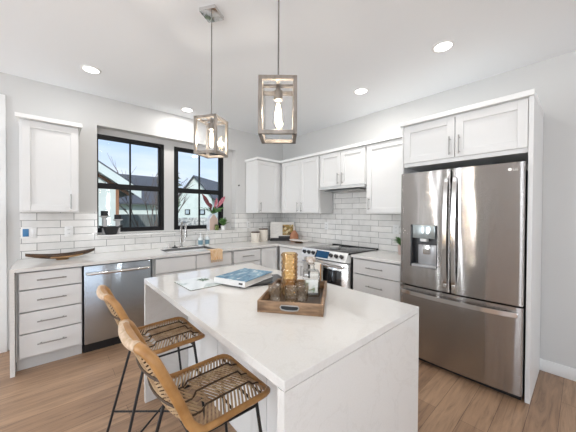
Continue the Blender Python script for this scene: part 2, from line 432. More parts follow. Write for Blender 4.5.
def upper_unit(label, loc, rotz, w, z0, z1, doors, depth=.325, group=None):
    t = thing('wall_cabinet', label, 'cabinet', loc, rotz, group)
    MB().box(0, w, -depth, -.009, z0, z1, .001, 1).build('body', m_cab, t, False)
    for x0, x1, hx, hz in doors:
        p = shaker(x0, x1, z0 + .012, z1 - .012, -depth - .021, rail=.058).build('door', m_cab, t)
        if hx is not None: bar_handle(p, (hx, -depth - .021, hz), .15, 'z')
    return t
RB = -PI / 2
# left four-drawer unit, beside the end panel
w = .452
zs = [(.722, .868), (.527, .711), (.337, .516), (.127, .326)]
base_unit('white base cabinet with four flat drawers left of the dishwasher', (-3.53, 0, 0), 0, w,
          [('drawer', .022, w - .006, a, c, (w / 2 + .01, (a + c) / 2 + .005, .2, 'x')) for a, c in zs])
# dishwasher
t = thing('dishwasher', 'stainless steel dishwasher with a long bar handle under the window counter', 'dishwasher', (-3.07, 0, 0))
MB().box(.004, .606, -.58, -.02, .10, .88).build('body', m_black, t, False)
d = MB().box(.006, .604, -.632, -.58, .105, .872, .006).build('door', m_steel_cool, t)
b = MB(); b.tube([(.03, -.632, .80), (.035, -.672, .802), (.06, -.682, .802), (.30, -.69, .802), (.55, -.682, .802), (.575, -.672, .802), (.58, -.632, .80)], .013, 10)
b.build('handle', m_steel_light, d)
MB().box(.004, .606, -.56, -.05, 0, .10).build('toe_kick', m_black, t, False)
# sink base
w = 1.012
base_unit('wide white sink cabinet with two false fronts and doors below the window', (-2.445, 0, 0), 0, w,
          [('false', .025, .492, .70, .868, None), ('false', .50, w - .02, .70, .868, None),
           ('door', .025, .492, .125, .69, (.45, .58, .15, 'z')), ('door', .50, w - .02, .125, .69, (.54, .58, .15, 'z'))])
w = .475
base_unit('white drawer cabinet between the sink cabinet and the corner door', (-1.428, 0, 0), 0, w,
          [('drawer', .012, w - .008, .70, .868, (w / 2, .785, .19, 'x')), ('drawer', .012, w - .008, .42, .692, (w / 2, .61, .19, 'x')), ('drawer', .012, w - .008, .125, .412, (w / 2, .33, .19, 'x'))])
base_unit('narrow white corner cabinet with a plain recessed door beside the drawers', (-.95, 0, 0), 0, .945,
          [('door', .01, .315, .125, .868, None)])
base_unit('white cabinet on the left of the range, partly behind the amber vase', (0, -.655, 0), RB, .583,
          [('drawer', .01, .575, .70, .868, (.29, .785, .19, 'x')), ('door', .01, .575, .125, .69, (.52, .58, .15, 'z'))])
w = .60
base_unit('white three-drawer cabinet between the range and the refrigerator', (0, -2.0145, 0), RB, w,
          [('drawer', .012, w - .02, .70, .868, (w / 2, .787, .20, 'x')), ('drawer', .012, w - .02, .43, .692, (w / 2, .58, .20, 'x')), ('drawer', .012, w - .02, .125, .422, (w / 2, .28, .20, 'x'))])
# countertops
CT = .914
def counter_main():
    b = MB(); sx0, sx1, sy0, sy1 = -2.255, -1.625, -.535, -.15
    b.box(-3.562, sx0, -.65, 0, CT - .03, CT); b.box(sx1, 0, -.65, 0, CT - .03, CT)
    b.box(sx0, sx1, -.65, sy0, CT - .03, CT); b.box(sx0, sx1, sy1, 0, CT - .03, CT)
    b.box(-.65, 0, -1.238, -.65, CT - .03, CT)
    return b
o = counter_main().build('countertop', m_quartz, None, False, (-1.9, -.3, .914))
tag(o, 'white quartz L-shaped countertop running under the windows into the corner', 'countertop')
p = MB().box(-3.562, -3.532, -.65, 0, 0, CT - .03).build('end_panel', m_quartz, o, False, (-1.9, -.3, .914))
o = MB().box(-.65, 0, -2.616, -2.014, CT - .03, CT, .002, 1).build('countertop', m_quartz, None, False, (-.3, -2.3, .914))
tag(o, 'short white quartz countertop between the range and the refrigerator', 'countertop')
# sink
t = thing('kitchen_sink', 'undermount stainless steel sink set in the counter below the windows', 'sink', (-1.94, -.342, .7))
b = MB(); hx, hy, d = .308, .186, .012
b.box(-hx, hx, -hy, hy, 0, d); b.box(-hx - .006, -hx + .006, -hy, hy, 0, .213); b.box(hx - .006, hx + .006, -hy, hy, 0, .213)
b.box(-hx, hx, -hy - .006, -hy + .006, 0, .213); b.box(-hx, hx, hy - .006, hy + .006, 0, .213)
b.build('basin', mat('sink_steel', (.22, .22, .22), .35, .9), t, False)
MB().lathe([(0, .016), (.03, .016), (.042, .013), (.042, .012)]).build('drain', m_black, t)
# wall cabinets
upper_unit('single-door white wall cabinet left of the windows, above the wooden bowl', (-3.522, 0, 0), 0, .44, 1.40, 2.275, [(.018, .432, .372, 1.51)])
UT = 2.262
upper_unit('single-door white wall cabinet on the window wall beside the corner', (-.83, 0, 0), 0, .82, 1.40, UT, [(.008, .425, .055, 1.50)])
upper_unit('two-door white wall cabinet between the corner and the range hood', (0, -.35, 0), RB, .875, 1.40, UT, [(.062, .478, .44, 1.50), (.484, .868, .524, 1.50)])
upper_unit('short two-door white wall cabinet above the range hood', (0, -1.235, 0), RB, .775, 1.772, UT, [(.02, .388, .355, 1.88), (.394, .765, .43, 1.88)])
upper_unit('single-door white wall cabinet between range hood and refrigerator', (0, -2.015, 0), RB, .60, 1.40, UT, [(.02, .59, .055, 1.52)])
# crown mouldings
b = MB(); b.box(-.85, -.345, -.37, -.0, UT + .001, UT + .04); b.box(-.37, 0, -2.612, -.345, UT + .001, UT + .04); b.box(-.345, 0, -.345, 0, UT + .001, UT + .04)
o = b.build('crown_moulding', m_trim, None, False, (-.2, -.9, UT)); tag(o, 'white flat crown moulding on top of the corner and hood cabinets', 'moulding')
o = MB().box(-3.545, -3.058, -.385, 0, 2.276, 2.315, .002, 1).build('crown_moulding', m_trim, None, False, (-3.3, -.2, 2.276)); tag(o, 'small white crown moulding on the single cabinet left of the windows', 'moulding')
# fridge surround
t = thing('refrigerator_cabinet', 'white two-door cabinet above the refrigerator with tall side panels', 'cabinet', (0, -2.6165, 0), RB)
W = .980
MB().box(.022, W - .03, -.64, -.01, 1.865, 2.27).build('body', m_cab, t, False)
MB().box(0.001, .018, -.655, -.01, 0, 2.27).build('side_panel', m_cab, t, False)
MB().box(W - .028, W, -.665, -.01, 0, 2.27, .001, 1).build('side_panel', m_cab, t, False)
for x0, x1, hx in ((.024, .470, .437), (.476, W - .032, .51)):
    p = shaker(x0, x1, 1.90, 2.255, -.662, rail=.06).build('door', m_cab, t); bar_handle(p, (hx, -.662, 2.0), .16, 'z')
MB().box(-.008, W + .003, -.685, -.01, 2.271, 2.312, .002, 1).build('crown', m_trim, t)

# ------------------------------------------------------------------ refrigerator
t = thing('refrigerator', 'stainless steel French-door refrigerator with ice and water dispenser', 'refrigerator', (0, -2.638, 0), RB)
FW, X0 = .918, .002
MB().box(X0 + .012, X0 + FW - .012, -.635, -.03, .02, 1.745).build('body', mat('fridge_case', (.05, .05, .052), .5), t, False)
def fy(x):                                # bowed front
    u = (x - X0 - FW / 2) / (FW / 2); return -.715 - .022 * (1 - u * u)
def bowed(x0, x1, z0, z1, back=-.645, hole=None):
    b = MB(); n = 14; xs = [x0 + (x1 - x0) * i / n for i in range(n + 1)]; zs = [z0, z1]; r = .012
    if hole:
        xs = sorted([x for x in xs if abs(x - hole[0]) > .012 and abs(x - hole[1]) > .012] + [hole[0], hole[1]]); zs = [z0, hole[2], hole[3], z1]
    def f(x):
        e = min(x - x0, x1 - x); k = 0 if e >= r else r - math.sqrt(max(0, r * r - (r - e) ** 2)); return fy(x) + k
    xs = sorted(set(xs + [x0 + .002, x0 + .006, x0 + .012, x1 - .012, x1 - .006, x1 - .002]))
    bm = b.bm
    for i in range(len(xs) - 1):
        for j in range(len(zs) - 1):
            if hole and hole[0] <= xs[i] and xs[i + 1] <= hole[1] and zs[j] == hole[2]: continue
            bm.faces.new([bm.verts.new(p) for p in ((xs[i], f(xs[i]), zs[j]), (xs[i + 1], f(xs[i + 1]), zs[j]), (xs[i + 1], f(xs[i + 1]), zs[j + 1]), (xs[i], f(xs[i]), zs[j + 1]))])
    for z, s in ((z0, 1), (z1, -1)):
        q = [bm.verts.new((x, f(x), z)) for x in xs] + [bm.verts.new((x1, back, z)), bm.verts.new((x0, back, z))]
        bm.faces.new(q[::-s])
    for x in (x0, x1):
        bm.faces.new([bm.verts.new(p) for p in ((x, f(x), z0), (x, f(x), z1), (x, back, z1), (x, back, z0))])
    bmesh.ops.remove_doubles(bm, verts=list(bm.verts), dist=1e-5)
    bmesh.ops.recalc_face_normals(bm, faces=list(bm.faces))
    return b
XM = X0 + FW / 2 - .012
HO = (.105, .345, .905, 1.30)
dl = bowed(X0, XM - .004, .722, 1.79, hole=HO).build('door', m_steel, t)
dr = bowed(XM + .004, X0 + FW, .722, 1.79).build('door', m_steel, t)
dw = bowed(X0, X0 + FW, .055, .708).build('drawer', m_steel, t)
MB().box(X0 + .01, X0 + FW - .01, -.66, -.06, .0, .05).build('toe_grille', m_black, t, False)
# dispenser
m_disp = mat('dispenser_grey', (.5, .5, .51), .3, .4)
b = MB(); yb = -.655
b.box(HO[0], HO[1], yb - .004, yb + .004, HO[2], HO[3]); b.box(HO[0], HO[0] + .012, -.722, yb, HO[2], HO[3]); b.box(HO[1] - .012, HO[1], -.722, yb, HO[2], HO[3]); b.box(HO[0], HO[1], -.722, yb, HO[3] - .012, HO[3])
b.build('dispenser_recess', mat('dispenser_dark', (.03, .03, .032), .25), dl, False)
MB().box(HO[0] + .05, HO[1] - .028, -.668, -.655, HO[2] + .01, HO[3] - .19, .004).build('dispenser_back', m_disp, dl)
b = MB(); b.box(HO[0] + .012, HO[1] - .012, -.728, -.66, HO[2], HO[2] + .022, .004); b.build('drip_tray', m_disp, dl)
b = MB(); b.box(HO[0] + .025, HO[1] - .018, -.742, -.70, HO[3] - .125, HO[3] + .0, .006)
b.build('dispenser_panel', mat('dispenser_panel', (.50, .56, .57), .12, .7), dl)
b = MB(); b.box(HO[0] + .09, HO[1] - .09, -.735, -.68, HO[3] - .155, HO[3] - .128, .006); b.build('nozzle', m_white, dl)
b = MB(); b.box(HO[0] + .10, HO[1] - .075, -.69, -.67, HO[3] - .275, HO[3] - .185, .006); b.build('paddle', m_steel_light, dl)
def door_handle(x, z0, z1, parent):
    b = MB(); pts = []; n = 14
    for i in range(n + 1):
        u = i / n; z = z0 + (z1 - z0) * u; o = .030 + .038 * math.sin(PI * u) ** .55
        pts.append(Vector((x, fy(x) - o + .02, z)))
    sd = [Vector((1, 0, 0))] * len(pts); nn = []
    for i in range(len(pts)):
        d = (pts[min(i + 1, n)] - pts[max(i - 1, 0)]).normalized(); nn.append(d.cross(Vector((1, 0, 0))).normalized())
    b.strip(pts, sd, nn, .030, .016)
    b.box(x - .013, x + .013, fy(x) - .03, fy(x) + .004, z0 - .004, z0 + .03, .003); b.box(x - .013, x + .013, fy(x) - .03, fy(x) + .004, z1 - .03, z1 + .004, .003)
    return b.build('handle', m_steel_light, parent)
door_handle(XM - .032, .77, 1.71, dl); door_handle(XM + .032, .77, 1.71, dr)
b = MB(); pts = []
for i in range(17):
    u = i / 16; x = X0 + .03 + (FW - .06) * u; pts.append(Vector((x, fy(x) - .012 - .032 * math.sin(PI * u) ** .4, .655)))
nn = []
for i in range(17):
    d = (pts[min(i + 1, 16)] - pts[max(i - 1, 0)]).normalized(); nn.append(Vector((0, 0, 1)).cross(d).normalized())
b.strip(pts, [Vector((0, 0, 1))] * 17, nn, .034, .016)
b.box(X0 + .025, X0 + .06, fy(X0 + .04) - .02, fy(X0 + .04) + .006, .64, .67, .003); b.box(X0 + FW - .06, X0 + FW - .025, fy(X0 + .04) - .02, fy(X0 + .04) + .006, .64, .67, .003)
b.build('handle', m_steel_light, dw)
b = MB(); b.cyl((X0 + FW - .084, fy(.82) + .002, 1.738), (X0 + FW - .084, fy(.82) - .0015, 1.738), .0115, seg=20)
m_logo = mat('logo_silver', (.85, .82, .78), .3, .3)
b.build('badge', m_logo, dr)
tx = bpy.data.curves.new('logo_text', 'FONT'); tx.body = 'LG'; tx.size = .026; tx.extrude = .001; tx.materials.append(m_logo)
tmp = bpy.data.objects.new('t', tx); COL.objects.link(tmp); bpy.context.view_layer.update()
tme = bpy.data.meshes.new_from_object(tmp.evaluated_get(bpy.context.evaluated_depsgraph_get())); bpy.data.objects.remove(tmp)
tme.materials.clear(); tme.materials.append(m_logo)
o = bpy.data.objects.new('logo_lettering', tme); COL.objects.link(o); o.parent = dr
o.location = (X0 + FW - .068, fy(.85) - .0025, 1.727); o.rotation_euler = (PI / 2, 0, math.atan(.022 * 2 * .75 / (FW / 2)))

# ------------------------------------------------------------------ range and hood
t = thing('kitchen_range', 'stainless slide-in electric range with black glass cooktop and six knobs', 'range', (0, -1.248, 0), RB)
RW = .760
MB().box(.004, RW - .004, -.62, -.02, .02, .90).build('body', m_black, t, False)
MB().box(.0, RW, -.690, -.045, .905, .927, .004).build('cooktop', m_blackgloss, t)
MB().box(.0, RW, -.045, -.01, .905, .931, .003).build('rear_trim', m_black, t)
b = MB(); b.prism([(0.002, -.690, .930), (.002, -.746, .822), (.002, -.64, .80), (.002, -.62, .905)], (RW - .004, 0, 0))
m_fascia = mat('range_fascia', (.80, .80, .79), .35, .6); m_knob = mat('knob_dark', (.06, .06, .062), .25, .5)
fa = b.build('control_panel', m_fascia, t, False)
nrm = Vector((0, -.106, .051)).normalized(); nrm = Vector((0, -.888, .460))
mid = Vector((0, -.7185, .877))
for x in (.075, .155, .235, .53, .61, .69):
    c = mid + Vector((x, 0, 0)); b = MB()
    b.cyl(c, c + nrm * .008, .029, seg=20)
    b.build('knob_ring', m_steel_light, fa)
    b = MB(); b.cyl(c + nrm * .008, c + nrm * .036, .022, .019, 20); b.build('knob', m_knob, fa)
dn = Vector((0, -.460, -.888))
b = MB(); q = [mid + Vector((x, 0, 0)) + dn * s + nrm * .0005 for x, s in ((.285, -.045), (.485, -.045), (.485, .045), (.285, .045))]
b.prism(q, nrm * .003); b.build('display', mat('range_display', (.02, .075, .16), .08), fa, False)
b = MB(); q = [mid + Vector((x, 0, 0)) + dn * s_ + nrm * .0004 for x, s_ in ((.268, -.048), (.295, -.048), (.295, .048), (.268, .048))]
b.prism(q, nrm * .0025); b.build('display_bezel', m_blackgloss, fa, False)
d = MB().box(.006, RW - .006, -.685, -.62, .19, .795, .004).build('oven_door', m_steel_light, t)
MB().box(.10, RW - .10, -.688, -.68, .33, .70, .002).build('door_glass', m_blackgloss, d)
b = MB(); b.cyl((.04, -.735, .755), (RW - .04, -.735, .755), .013, seg=12)
for x in (.07, RW - .07): b.cyl((x, -.735, .755), (x, -.68, .755), .009, seg=8)
b.build('handle', m_steel_light, d)
MB().box(.006, RW - .006, -.66, -.62, .04, .18, .004).build('storage_drawer', m_steel_light, t)
for x, y, r in ((.2, -.48, .10), (.56, -.48, .085), (.2, -.2, .075), (.56, -.2, .1)):
    MB().lathe([(r, .9273), (r + .003, .9277), (r + .006, .9273)], (x, y, 0), 32).build('burner_ring', mat('burner_ring', (.12, .12, .12), .3), t)
o = thing('range_hood', 'slim stainless under-cabinet range hood over the cooktop', 'range hood', (0, -1.243, 0), RB)
MB().prism([(.005, -.01, 1.771), (.005, -.335, 1.771), (.005, -.365, 1.768), (.005, -.365, 1.742), (.005, -.01, 1.722)], (.755, 0, 0)).build('hood_shell', mat('hood_steel', (.75, .75, .74), .35, .6), o, False)
MB().box(.08, .68, -.32, -.06, 1.716, 1.7255).build('filter', m_handle, o, False)
# spoon rest
t = thing('spoon_rest', 'small pale spoon rest with black handle lying on the cooktop', 'spoon rest', (-.42, -1.60, .9275), -.55)
MB().lathe([(0, .006), (.05, .008), (.072, .026), (.077, .026), (.06, 0), (0, 0)], seg=24).build('dish', mat('pale_stoneware', (.66, .66, .65), .3), t)
MB().box(.06, .16, -.014, .014, .018, .028, .004).build('handle', m_black, t)
# oven towel
m_towel2 = noisy('cream_cotton', (.80, .76, .68), (.86, .83, .77), 60, .9, bmp=.3)
t = thing('dish_towel', 'cream dish towel with a brown edge stripe hanging on the oven handle', 'towel', (-.735, -1.545, .755), RB)
b = MB(); rows = []
for j in range(13):
    a = PI * j / 12; rows.append([(x, -math.cos(a) * .0165, math.sin(a) * .0165) for x in (-.095, -.03, .03, .095)])
rows = [[(x, -.0165 - .004 * math.sin(40 * x), -.36) for x in (-.095, -.03, .03, .095)]] + rows + [[(x, .0165, -.3) for x in (-.095, -.03, .03, .095)]]
b.grid(rows, .004); b.build('cloth', m_towel2, t)
MB().box(.082, .097, -.0235, -.0165, -.36, 0.0, .001, 1).build('edge_stripe', mat('brown_stripe', (.42, .22, .09), .9), t)

# ------------------------------------------------------------------ island
IX0, IX1, IY0, IY1 = -2.784, -1.848, -3.276, -1.688
t = thing('kitchen_island', 'large white quartz waterfall island in the middle of the kitchen', 'kitchen island', ((IX0 + IX1) / 2, (IY0 + IY1) / 2, 0))
off = t.location.copy()
MB().box(IX0, IX1, IY0, IY1, CT - .032, CT, .0015, 1).build('top_slab', m_quartz, t, False, off)
MB().box(IX0, IX1, IY0, IY0 + .032, 0, CT - .033).build('waterfall_panel', m_quartz, t, False, off)
MB().box(IX0, IX1, IY1 - .032, IY1, 0, CT - .033).build('waterfall_panel', m_quartz, t, False, off)
b = MB(); b.box(-2.47, IX1 - .03, IY0 + .033, IY1 - .033, .10, CT - .033)
for y in (-2.75, -2.21): b.box(-2.474, -2.47, y - .03, y + .03, .1, CT - .033)
b.build('cabinet_body', m_cab, t, False, off)
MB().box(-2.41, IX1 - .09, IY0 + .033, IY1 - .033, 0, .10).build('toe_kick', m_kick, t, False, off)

# ------------------------------------------------------------------ rattan stools
m_rattan = noisy('rattan', (.33, .155, .045), (.50, .265, .095), 14, .45, bmp=.25, stretch=(1, 1, 1))
m_slat = noisy('rattan_slat', (.36, .225, .12), (.56, .40, .24), 18, .5)
m_cord = mat('dark_cord', (.07, .04, .02), .6)
m_rail_highlight = noisy('rail_highlight', (.52, .36, .22), (.68, .52, .38), 60, .5)
def stool():
    t = thing('bar_stool', 'woven rattan bar stool with black metal legs, the nearer one at the island', 'bar stool', (0, 0, 0), 0, 'rattan bar stools at the island')
    key = [(.203, .640), (.175, .653), (.10, .654), (0, .652), (-.07, .650), (-.118, .658), (-.150, .69), (-.172, .745), (-.205, .83), (-.243, .92), (-.268, .98)]
    P = []
    for i in range(len(key) - 1):
        p0, p1, p2, p3 = [Vector(key[max(0, min(len(key) - 1, i + k))]) for k in (-1, 0, 1, 2)]
        for k in range(8):
            u = k / 8
            P.append(.5 * ((2 * p1) + (-p0 + p2) * u + (2 * p0 - 5 * p1 + 4 * p2 - p3) * u * u + (-p0 + 3 * p1 - 3 * p2 + p3) * u ** 3))
    P.append(Vector(key[-1]))
    cum = [0]
    for a, c in zip(P, P[1:]): cum.append(cum[-1] + (c - a).length)
    L = cum[-1]
    def prof(s):
        s = max(0, min(L, s))
        for i in range(len(P) - 1):
            if cum[i + 1] >= s:
                u = (s - cum[i]) / (cum[i + 1] - cum[i]); return P[i].lerp(P[i + 1], u), (P[i + 1] - P[i]).normalized()
        return P[-1], (P[-1] - P[-2]).normalized()
    def halfw(s):
        w = .19 if s < .36 else .19 - .022 * (s - .36) / (L - .36)
        for e, r in ((s, .065), (L - s, .06)):
            if e < r: w -= r - math.sqrt(max(0, r * r - (r - e) ** 2))
        return w
    def pt(s, y):
        p, d = prof(s); k = max(0, min(1, (s - .27) / .16)); dish = -(.012 + .028 * k * k * (3 - 2 * k)) * (1 - (y / .19) ** 2)
        n = Vector((-d.y, d.x)); n = n if n.y > 0 or n.x > 0 else -n     # towards the sitter
        q = p + n * dish
        return Vector((q.x, y, q.y))
    def nr(s):
        p, d = prof(s); n = Vector((-d.y, 0, d.x)); return n if n.z + n.x > 0 else -n
    # frame loop
    loop = []; rad = []
    N = 40
    ss = [0, .004, .012, .025, .045] + [.065 + (L - .125) * i / N for i in range(N + 1)] + [L - .045, L - .025, L - .012, L - .004, L]
    for s in ss: loop.append(pt(s, halfw(s))); rad.append(.0125 if s < .33 else .0165)
    for s in ss[::-1]: loop.append(pt(s, -halfw(s))); rad.append(.0125 if s < .33 else .0165)
    b = MB(); b.tube(loop, rad, 10, closed=True)
    fr = b.build('rattan_frame', m_rattan, t)
    # paler sleeve on the top rail, its highlight put into the colour
    top = [pt(L, .115 - .023 * i) for i in range(11)]
    top = [p for p in top if abs(p.y) < .12]
    b = MB(); b.tube(top, .0178, 10); b.build('top_rail_highlight', m_rail_highlight, fr)
    # woven slats in four bands, slanted in turn
    ws, wb = MB(), MB(); cs = MB()
    bands = [(-1, -.5), (-.5, 0), (0, .5), (.5, 1)]
    for bi, (t0, t1) in enumerate(bands):
        sl = .045 * (1 if bi % 2 else -1) if bi < 2 else .045 * (-1 if bi % 2 else 1)
        s = -.05
        while s < L + .05:
            pts, nn = [], []
            for k in range(6):
                u = k / 5; sk = s + sl * u * (1 if True else 0); tk = t0 + (t1 - t0) * u
                if sk < .006 or sk > L - .006: continue
                y = tk * .188
                if sk > .36: y *= halfw(.36) and (.19 - .022 * (sk - .36) / (L - .36)) / .19
                if abs(y) > halfw(sk) - .002: continue
                pts.append(pt(sk, y)); nn.append(nr(sk))
            if len(pts) >= 2:
                sd = []
                for k in range(len(pts)):
                    d = (pts[min(k + 1, len(pts) - 1)] - pts[max(k - 1, 0)]).normalized(); sd.append(d.cross(nn[k]).normalized())
                (ws if s < .36 else wb).strip(pts, sd, nn, .0075, .004)
            s += .0155
    for tt in (-.5, 0, .5):
        pts = [pt(s, tt * .188 * (1 if s < .36 else (.19 - .022 * (s - .36) / (L - .36)) / .19)) + nr(s) * .003 for s in ss if .004 < s < L - .004]
        cs.tube(pts, .0042, 6)
    for s0 in (.05, .19, .33):
        cs.tube([pt(s0, y) - nr(s0) * .005 for y in [-.17 + .034 * i for i in range(11)]], .005, 6)
    for s0 in (.45, .56):
        cs.tube([pt(s0, y) - nr(s0) * .005 for y in [-.16 + .032 * i for i in range(11)]], .005, 6)
    ws.build('woven_seat', m_slat, t); wb.build('woven_back', m_slat, t); cs.build('binding_cord', m_cord, t)
    # base
    R = .0072
    for sx, sy in ((1, 1), (1, -1), (-1, 1), (-1, -1)):
        top = (.135, sy * .155, .635) if sx > 0 else (-.118, sy * .145, .64)
        foot = (.215, sy * .195, 0) if sx > 0 else (-.272, sy * .193, 0)
        MB().tube([foot, top], R, 10).build('leg', m_black, t)
    def at(sx, sy, z):
        u = 1 - z / .637
        a, c = ((.135, .155), (.215, .195)) if sx > 0 else ((-.118, .145), (-.272, .193))
        return (a[0] + (c[0] - a[0]) * u, sy * (a[1] + (c[1] - a[1]) * u), z)
    for a, c in (((1, 1), (1, -1)), ((-1, 1), (-1, -1)), ((1, 1), (-1, 1)), ((1, -1), (-1, -1))):
        MB().tube([at(*a, .60), at(*c, .60)], .0055, 8).build('seat_rail', m_black, t)
    for a, c in (((1, 1), (-1, -1)), ((1, -1), (-1, 1))):
        MB().tube([at(*a, .19), at(*c, .19)], .0055, 8).build('cross_bar', m_black, t)
    return t
st = stool(); st.location = (-2.79, -2.79, 0)
dup(st, (-2.79, -2.135, 0), 0, 'woven rattan bar stool with black metal legs, farther one, nearer the dishwasher')

# ------------------------------------------------------------------ pendant lamps
m_fil = emis('filament', (1, .72, .36), 30)
def pendant(label, loc, rotz, zb):
    t = thing('pendant_lamp', label, 'pendant lamp', (loc[0], loc[1], H), rotz, 'box pendants over the island')
    w, h, q = .0755, .252, .0085
    z0 = zb - H; z1 = z0 + h
    b = MB()
    for sx in (-1, 1):
        for sy in (-1, 1): b.box(sx * w - q, sx * w + q, sy * w - q, sy * w + q, z0, z1, .001, 1)
    for z in (z0 + q, z1 - q):
        for s in (-1, 1):
            b.box(-w, w, s * w - q, s * w + q, z - q, z + q, .001, 1); b.box(s * w - q, s * w + q, -w, w, z - q, z + q, .001, 1)
    fr = b.build('lamp_frame', m_nickel, t)
    b = MB(); b.box(-w, w, -.008, .008, z1 - .014, z1 - .004); b.box(-.008, .008, -w, w, z1 - .014, z1 - .004)
    b.build('crossbar', m_nickel, fr, False)
    for s in (-1, 1):
        MB().box(-w + q, w - q, s * (w - .012) - .0012, s * (w - .012) + .0012, z0 + .019, z1 - .019).build('glass_pane', m_lampglass, fr, False)
        MB().box(s * (w - .012) - .0012, s * (w - .012) + .0012, -w + q + .005, w - q - .005, z0 + .019, z1 - .019).build('glass_pane', m_lampglass, fr, False)
    MB().cyl((0, 0, z1 - .005), (0, 0, -.02), .0038, seg=10).build('rod', mat('rod_grey', (.22, .21, .2), .35, .8), t)
    MB().box(-.06, .06, -.06, .06, -.024, -.0005, .002).build('canopy', m_steel_light, t)
    MB().lathe([(.0, 0), (.010, 0), (.012, -.012), (.021, -.02), (.021, -.058), (.017, -.062), (0, -.062)], (0, 0, z1 - .014)).build('socket', m_nickel, t)
    zc = z1 - .076
    bu = MB().lathe([(.012, 0), (.014, -.012), (.022, -.04), (.029, -.075), (.027, -.1), (.018, -.12), (.008, -.128), (0, -.13)], (0, 0, zc)).build('bulb', m_lampglass, t)
    b = MB()
    for a in (0, PI / 2, PI, 3 * PI / 2):
        b.tube([(.004 * math.cos(a), .004 * math.sin(a), zc - .015), (.012 * math.cos(a), .012 * math.sin(a), zc - .06), (.010 * math.cos(a), .010 * math.sin(a), zc - .105)], .0026, 6)
    b.build('filament', m_fil, bu)
    d = bpy.data.lights.new('bulb_light', 'POINT'); d.energy = 5.0; d.color = (1, .92, .80); d.shadow_soft_size = .02
    o = bpy.data.objects.new('bulb_light', d); COL.objects.link(o); o.parent = t; o.location = (0, 0, zc - .06)
    return t
pendant('box-frame nickel pendant lamp, nearer one, hanging over the glass decanter', (-2.505, -2.902), -.723, 1.745)
pendant('box-frame nickel pendant lamp, farther one, hanging in front of the windows', (-2.466, -2.131), -.987, 1.797)

# ------------------------------------------------------------------ recessed ceiling lights
m_diff = emis('downlight_diffuser', (1, .98, .95), 6)
for (x, y), lab in (((-3.007, -.665), 'round recessed ceiling light above the four-drawer cabinet at the left'), ((-1.94, -.30), 'round recessed ceiling light above the sink close to the window wall'),
                    ((-.693, -2.163), 'round recessed ceiling light in front of the range hood cabinets'), ((-.883, -3.06), 'round recessed ceiling light in front of the refrigerator cabinet')):
    t = thing('ceiling_light', lab, 'ceiling light', (x, y, H), 0, 'recessed ceiling lights')
    MB().lathe([(.062, -.003), (.066, -.007), (.082, -.004), (.084, -.0002)], seg=36).build('trim_ring', m_trim, t)
    MB().lathe([(0, -.0035), (.063, -.0035)], seg=32).build('diffuser', m_diff, t)
    d = bpy.data.lights.new('downlight', 'AREA'); d.shape = 'DISK'; d.size = .12; d.energy = DOWNLIGHT_W * (.6 if y < -3 else 2.2 if x > -1 else 1.6 if y > -.5 else 1); d.color = (1, .975, .94)
    o = bpy.data.objects.new('downlight', d); COL.objects.link(o); o.parent = t; o.location = (0, 0, -.012)

# ------------------------------------------------------------------ outlets
def outlet(label, loc, rotz, slots=True, w=.072):
    t = thing('wall_outlet', label, 'outlet', loc, rotz, 'outlets on the backsplash')
    MB().box(-w / 2, w / 2, -.006, 0, -.058, .058, .003).build('cover_plate', m_white, t)
    if slots:
        for z in (-.022, .022):
            p = MB().box(-.017, .017, -.008, -.005, z - .015, z + .015, .003).build('receptacle', m_white, t)
            MB().box(-.008, -.005, -.0084, -.0075, z - .006, z + .006).box(.005, .008, -.0084, -.0075, z - .006, z + .006).build('slot', m_black, p, False)
    return t
t = outlet('wide white switch plate with a blue square, over the wooden bowl', (-3.475, -.008, 1.185), 0, False, .118)
MB().box(-.046, .0, -.008, -.005, -.04, .04, .002).build('blue_panel', mat('blue_film', (.05, .20, .42), .3), t)
MB().box(.018, .046, -.008, -.005, -.034, .034, .003).build('rocker', m_white, t)
outlet('white wall outlet to the right of the blue switch plate', (-3.155, -.008, 1.185), 0)
outlet('white wall outlet above the two canisters on the window wall', (-.775, -.008, 1.20), 0)
outlet('white wall outlet above the left back edge of the range', (-.008, -1.10, 1.20), RB)
outlet('white wall outlet behind the small plant next to the refrigerator', (-.008, -2.25, 1.20), RB)
t = thing('wall_hook', 'tiny black wall hook right of the window recess', 'hook', (-.965, 0, 1.86))
MB().cyl((0, 0, 0), (0, -.006, 0), .012).build('plate', m_black, t); MB().tube([(0, -.004, .002), (0, -.018, 0), (0, -.024, .01)], .005, 8).build('peg', m_black, t)

# ------------------------------------------------------------------ things on the window counter
# wooden canoe bowl
m_darkwood = noisy('dark_wood', (.022, .013, .009), (.11, .055, .025), 7, .3, (1, 6, 6), detail=6)
m_midwood = noisy('bowl_foot_wood', (.28, .15, .06), (.42, .25, .11), 12, .4, (1, 6, 6))
t = thing('wooden_bowl', 'long dark canoe-shaped wooden bowl on the left end of the counter', 'bowl', (-3.215, -.25, CT), .12)
b = MB(); n = 24; rows = []
def canoe(u, inner):
    x = -.275 + .55 * u; v = 2 * u - 1; w = .078 * (1 - abs(v) ** 2.2) ** .75 + .006; zt = .052 + .035 * abs(v) ** 2; zb = .010 + .05 * abs(v) ** 2.4
    if inner: w = max(.001, w - .008); zb += .010
    zb = min(zb, zt - .004)
    return [(x, w * math.cos(PI - PI * k / 8), zt - (zt - zb) * math.sin(PI * k / 8) ** .8) for k in range(9)]
outer = [canoe(i / n, False) for i in range(n + 1)]; inner = [canoe(.02 + .96 * i / n, True) for i in range(n + 1)]
b.grid(outer); b.grid([r[::-1] for r in inner])
b.grid([[outer[i][0], inner[i][0]] for i in range(n + 1)]); b.grid([[inner[i][8], outer[i][8]] for i in range(n + 1)])
b.build('bowl_shell', m_darkwood, t)
MB().lathe([(0, 0), (.05, 0), (.055, .006), (.045, .014), (0, .014)]).build('foot', m_midwood, t)
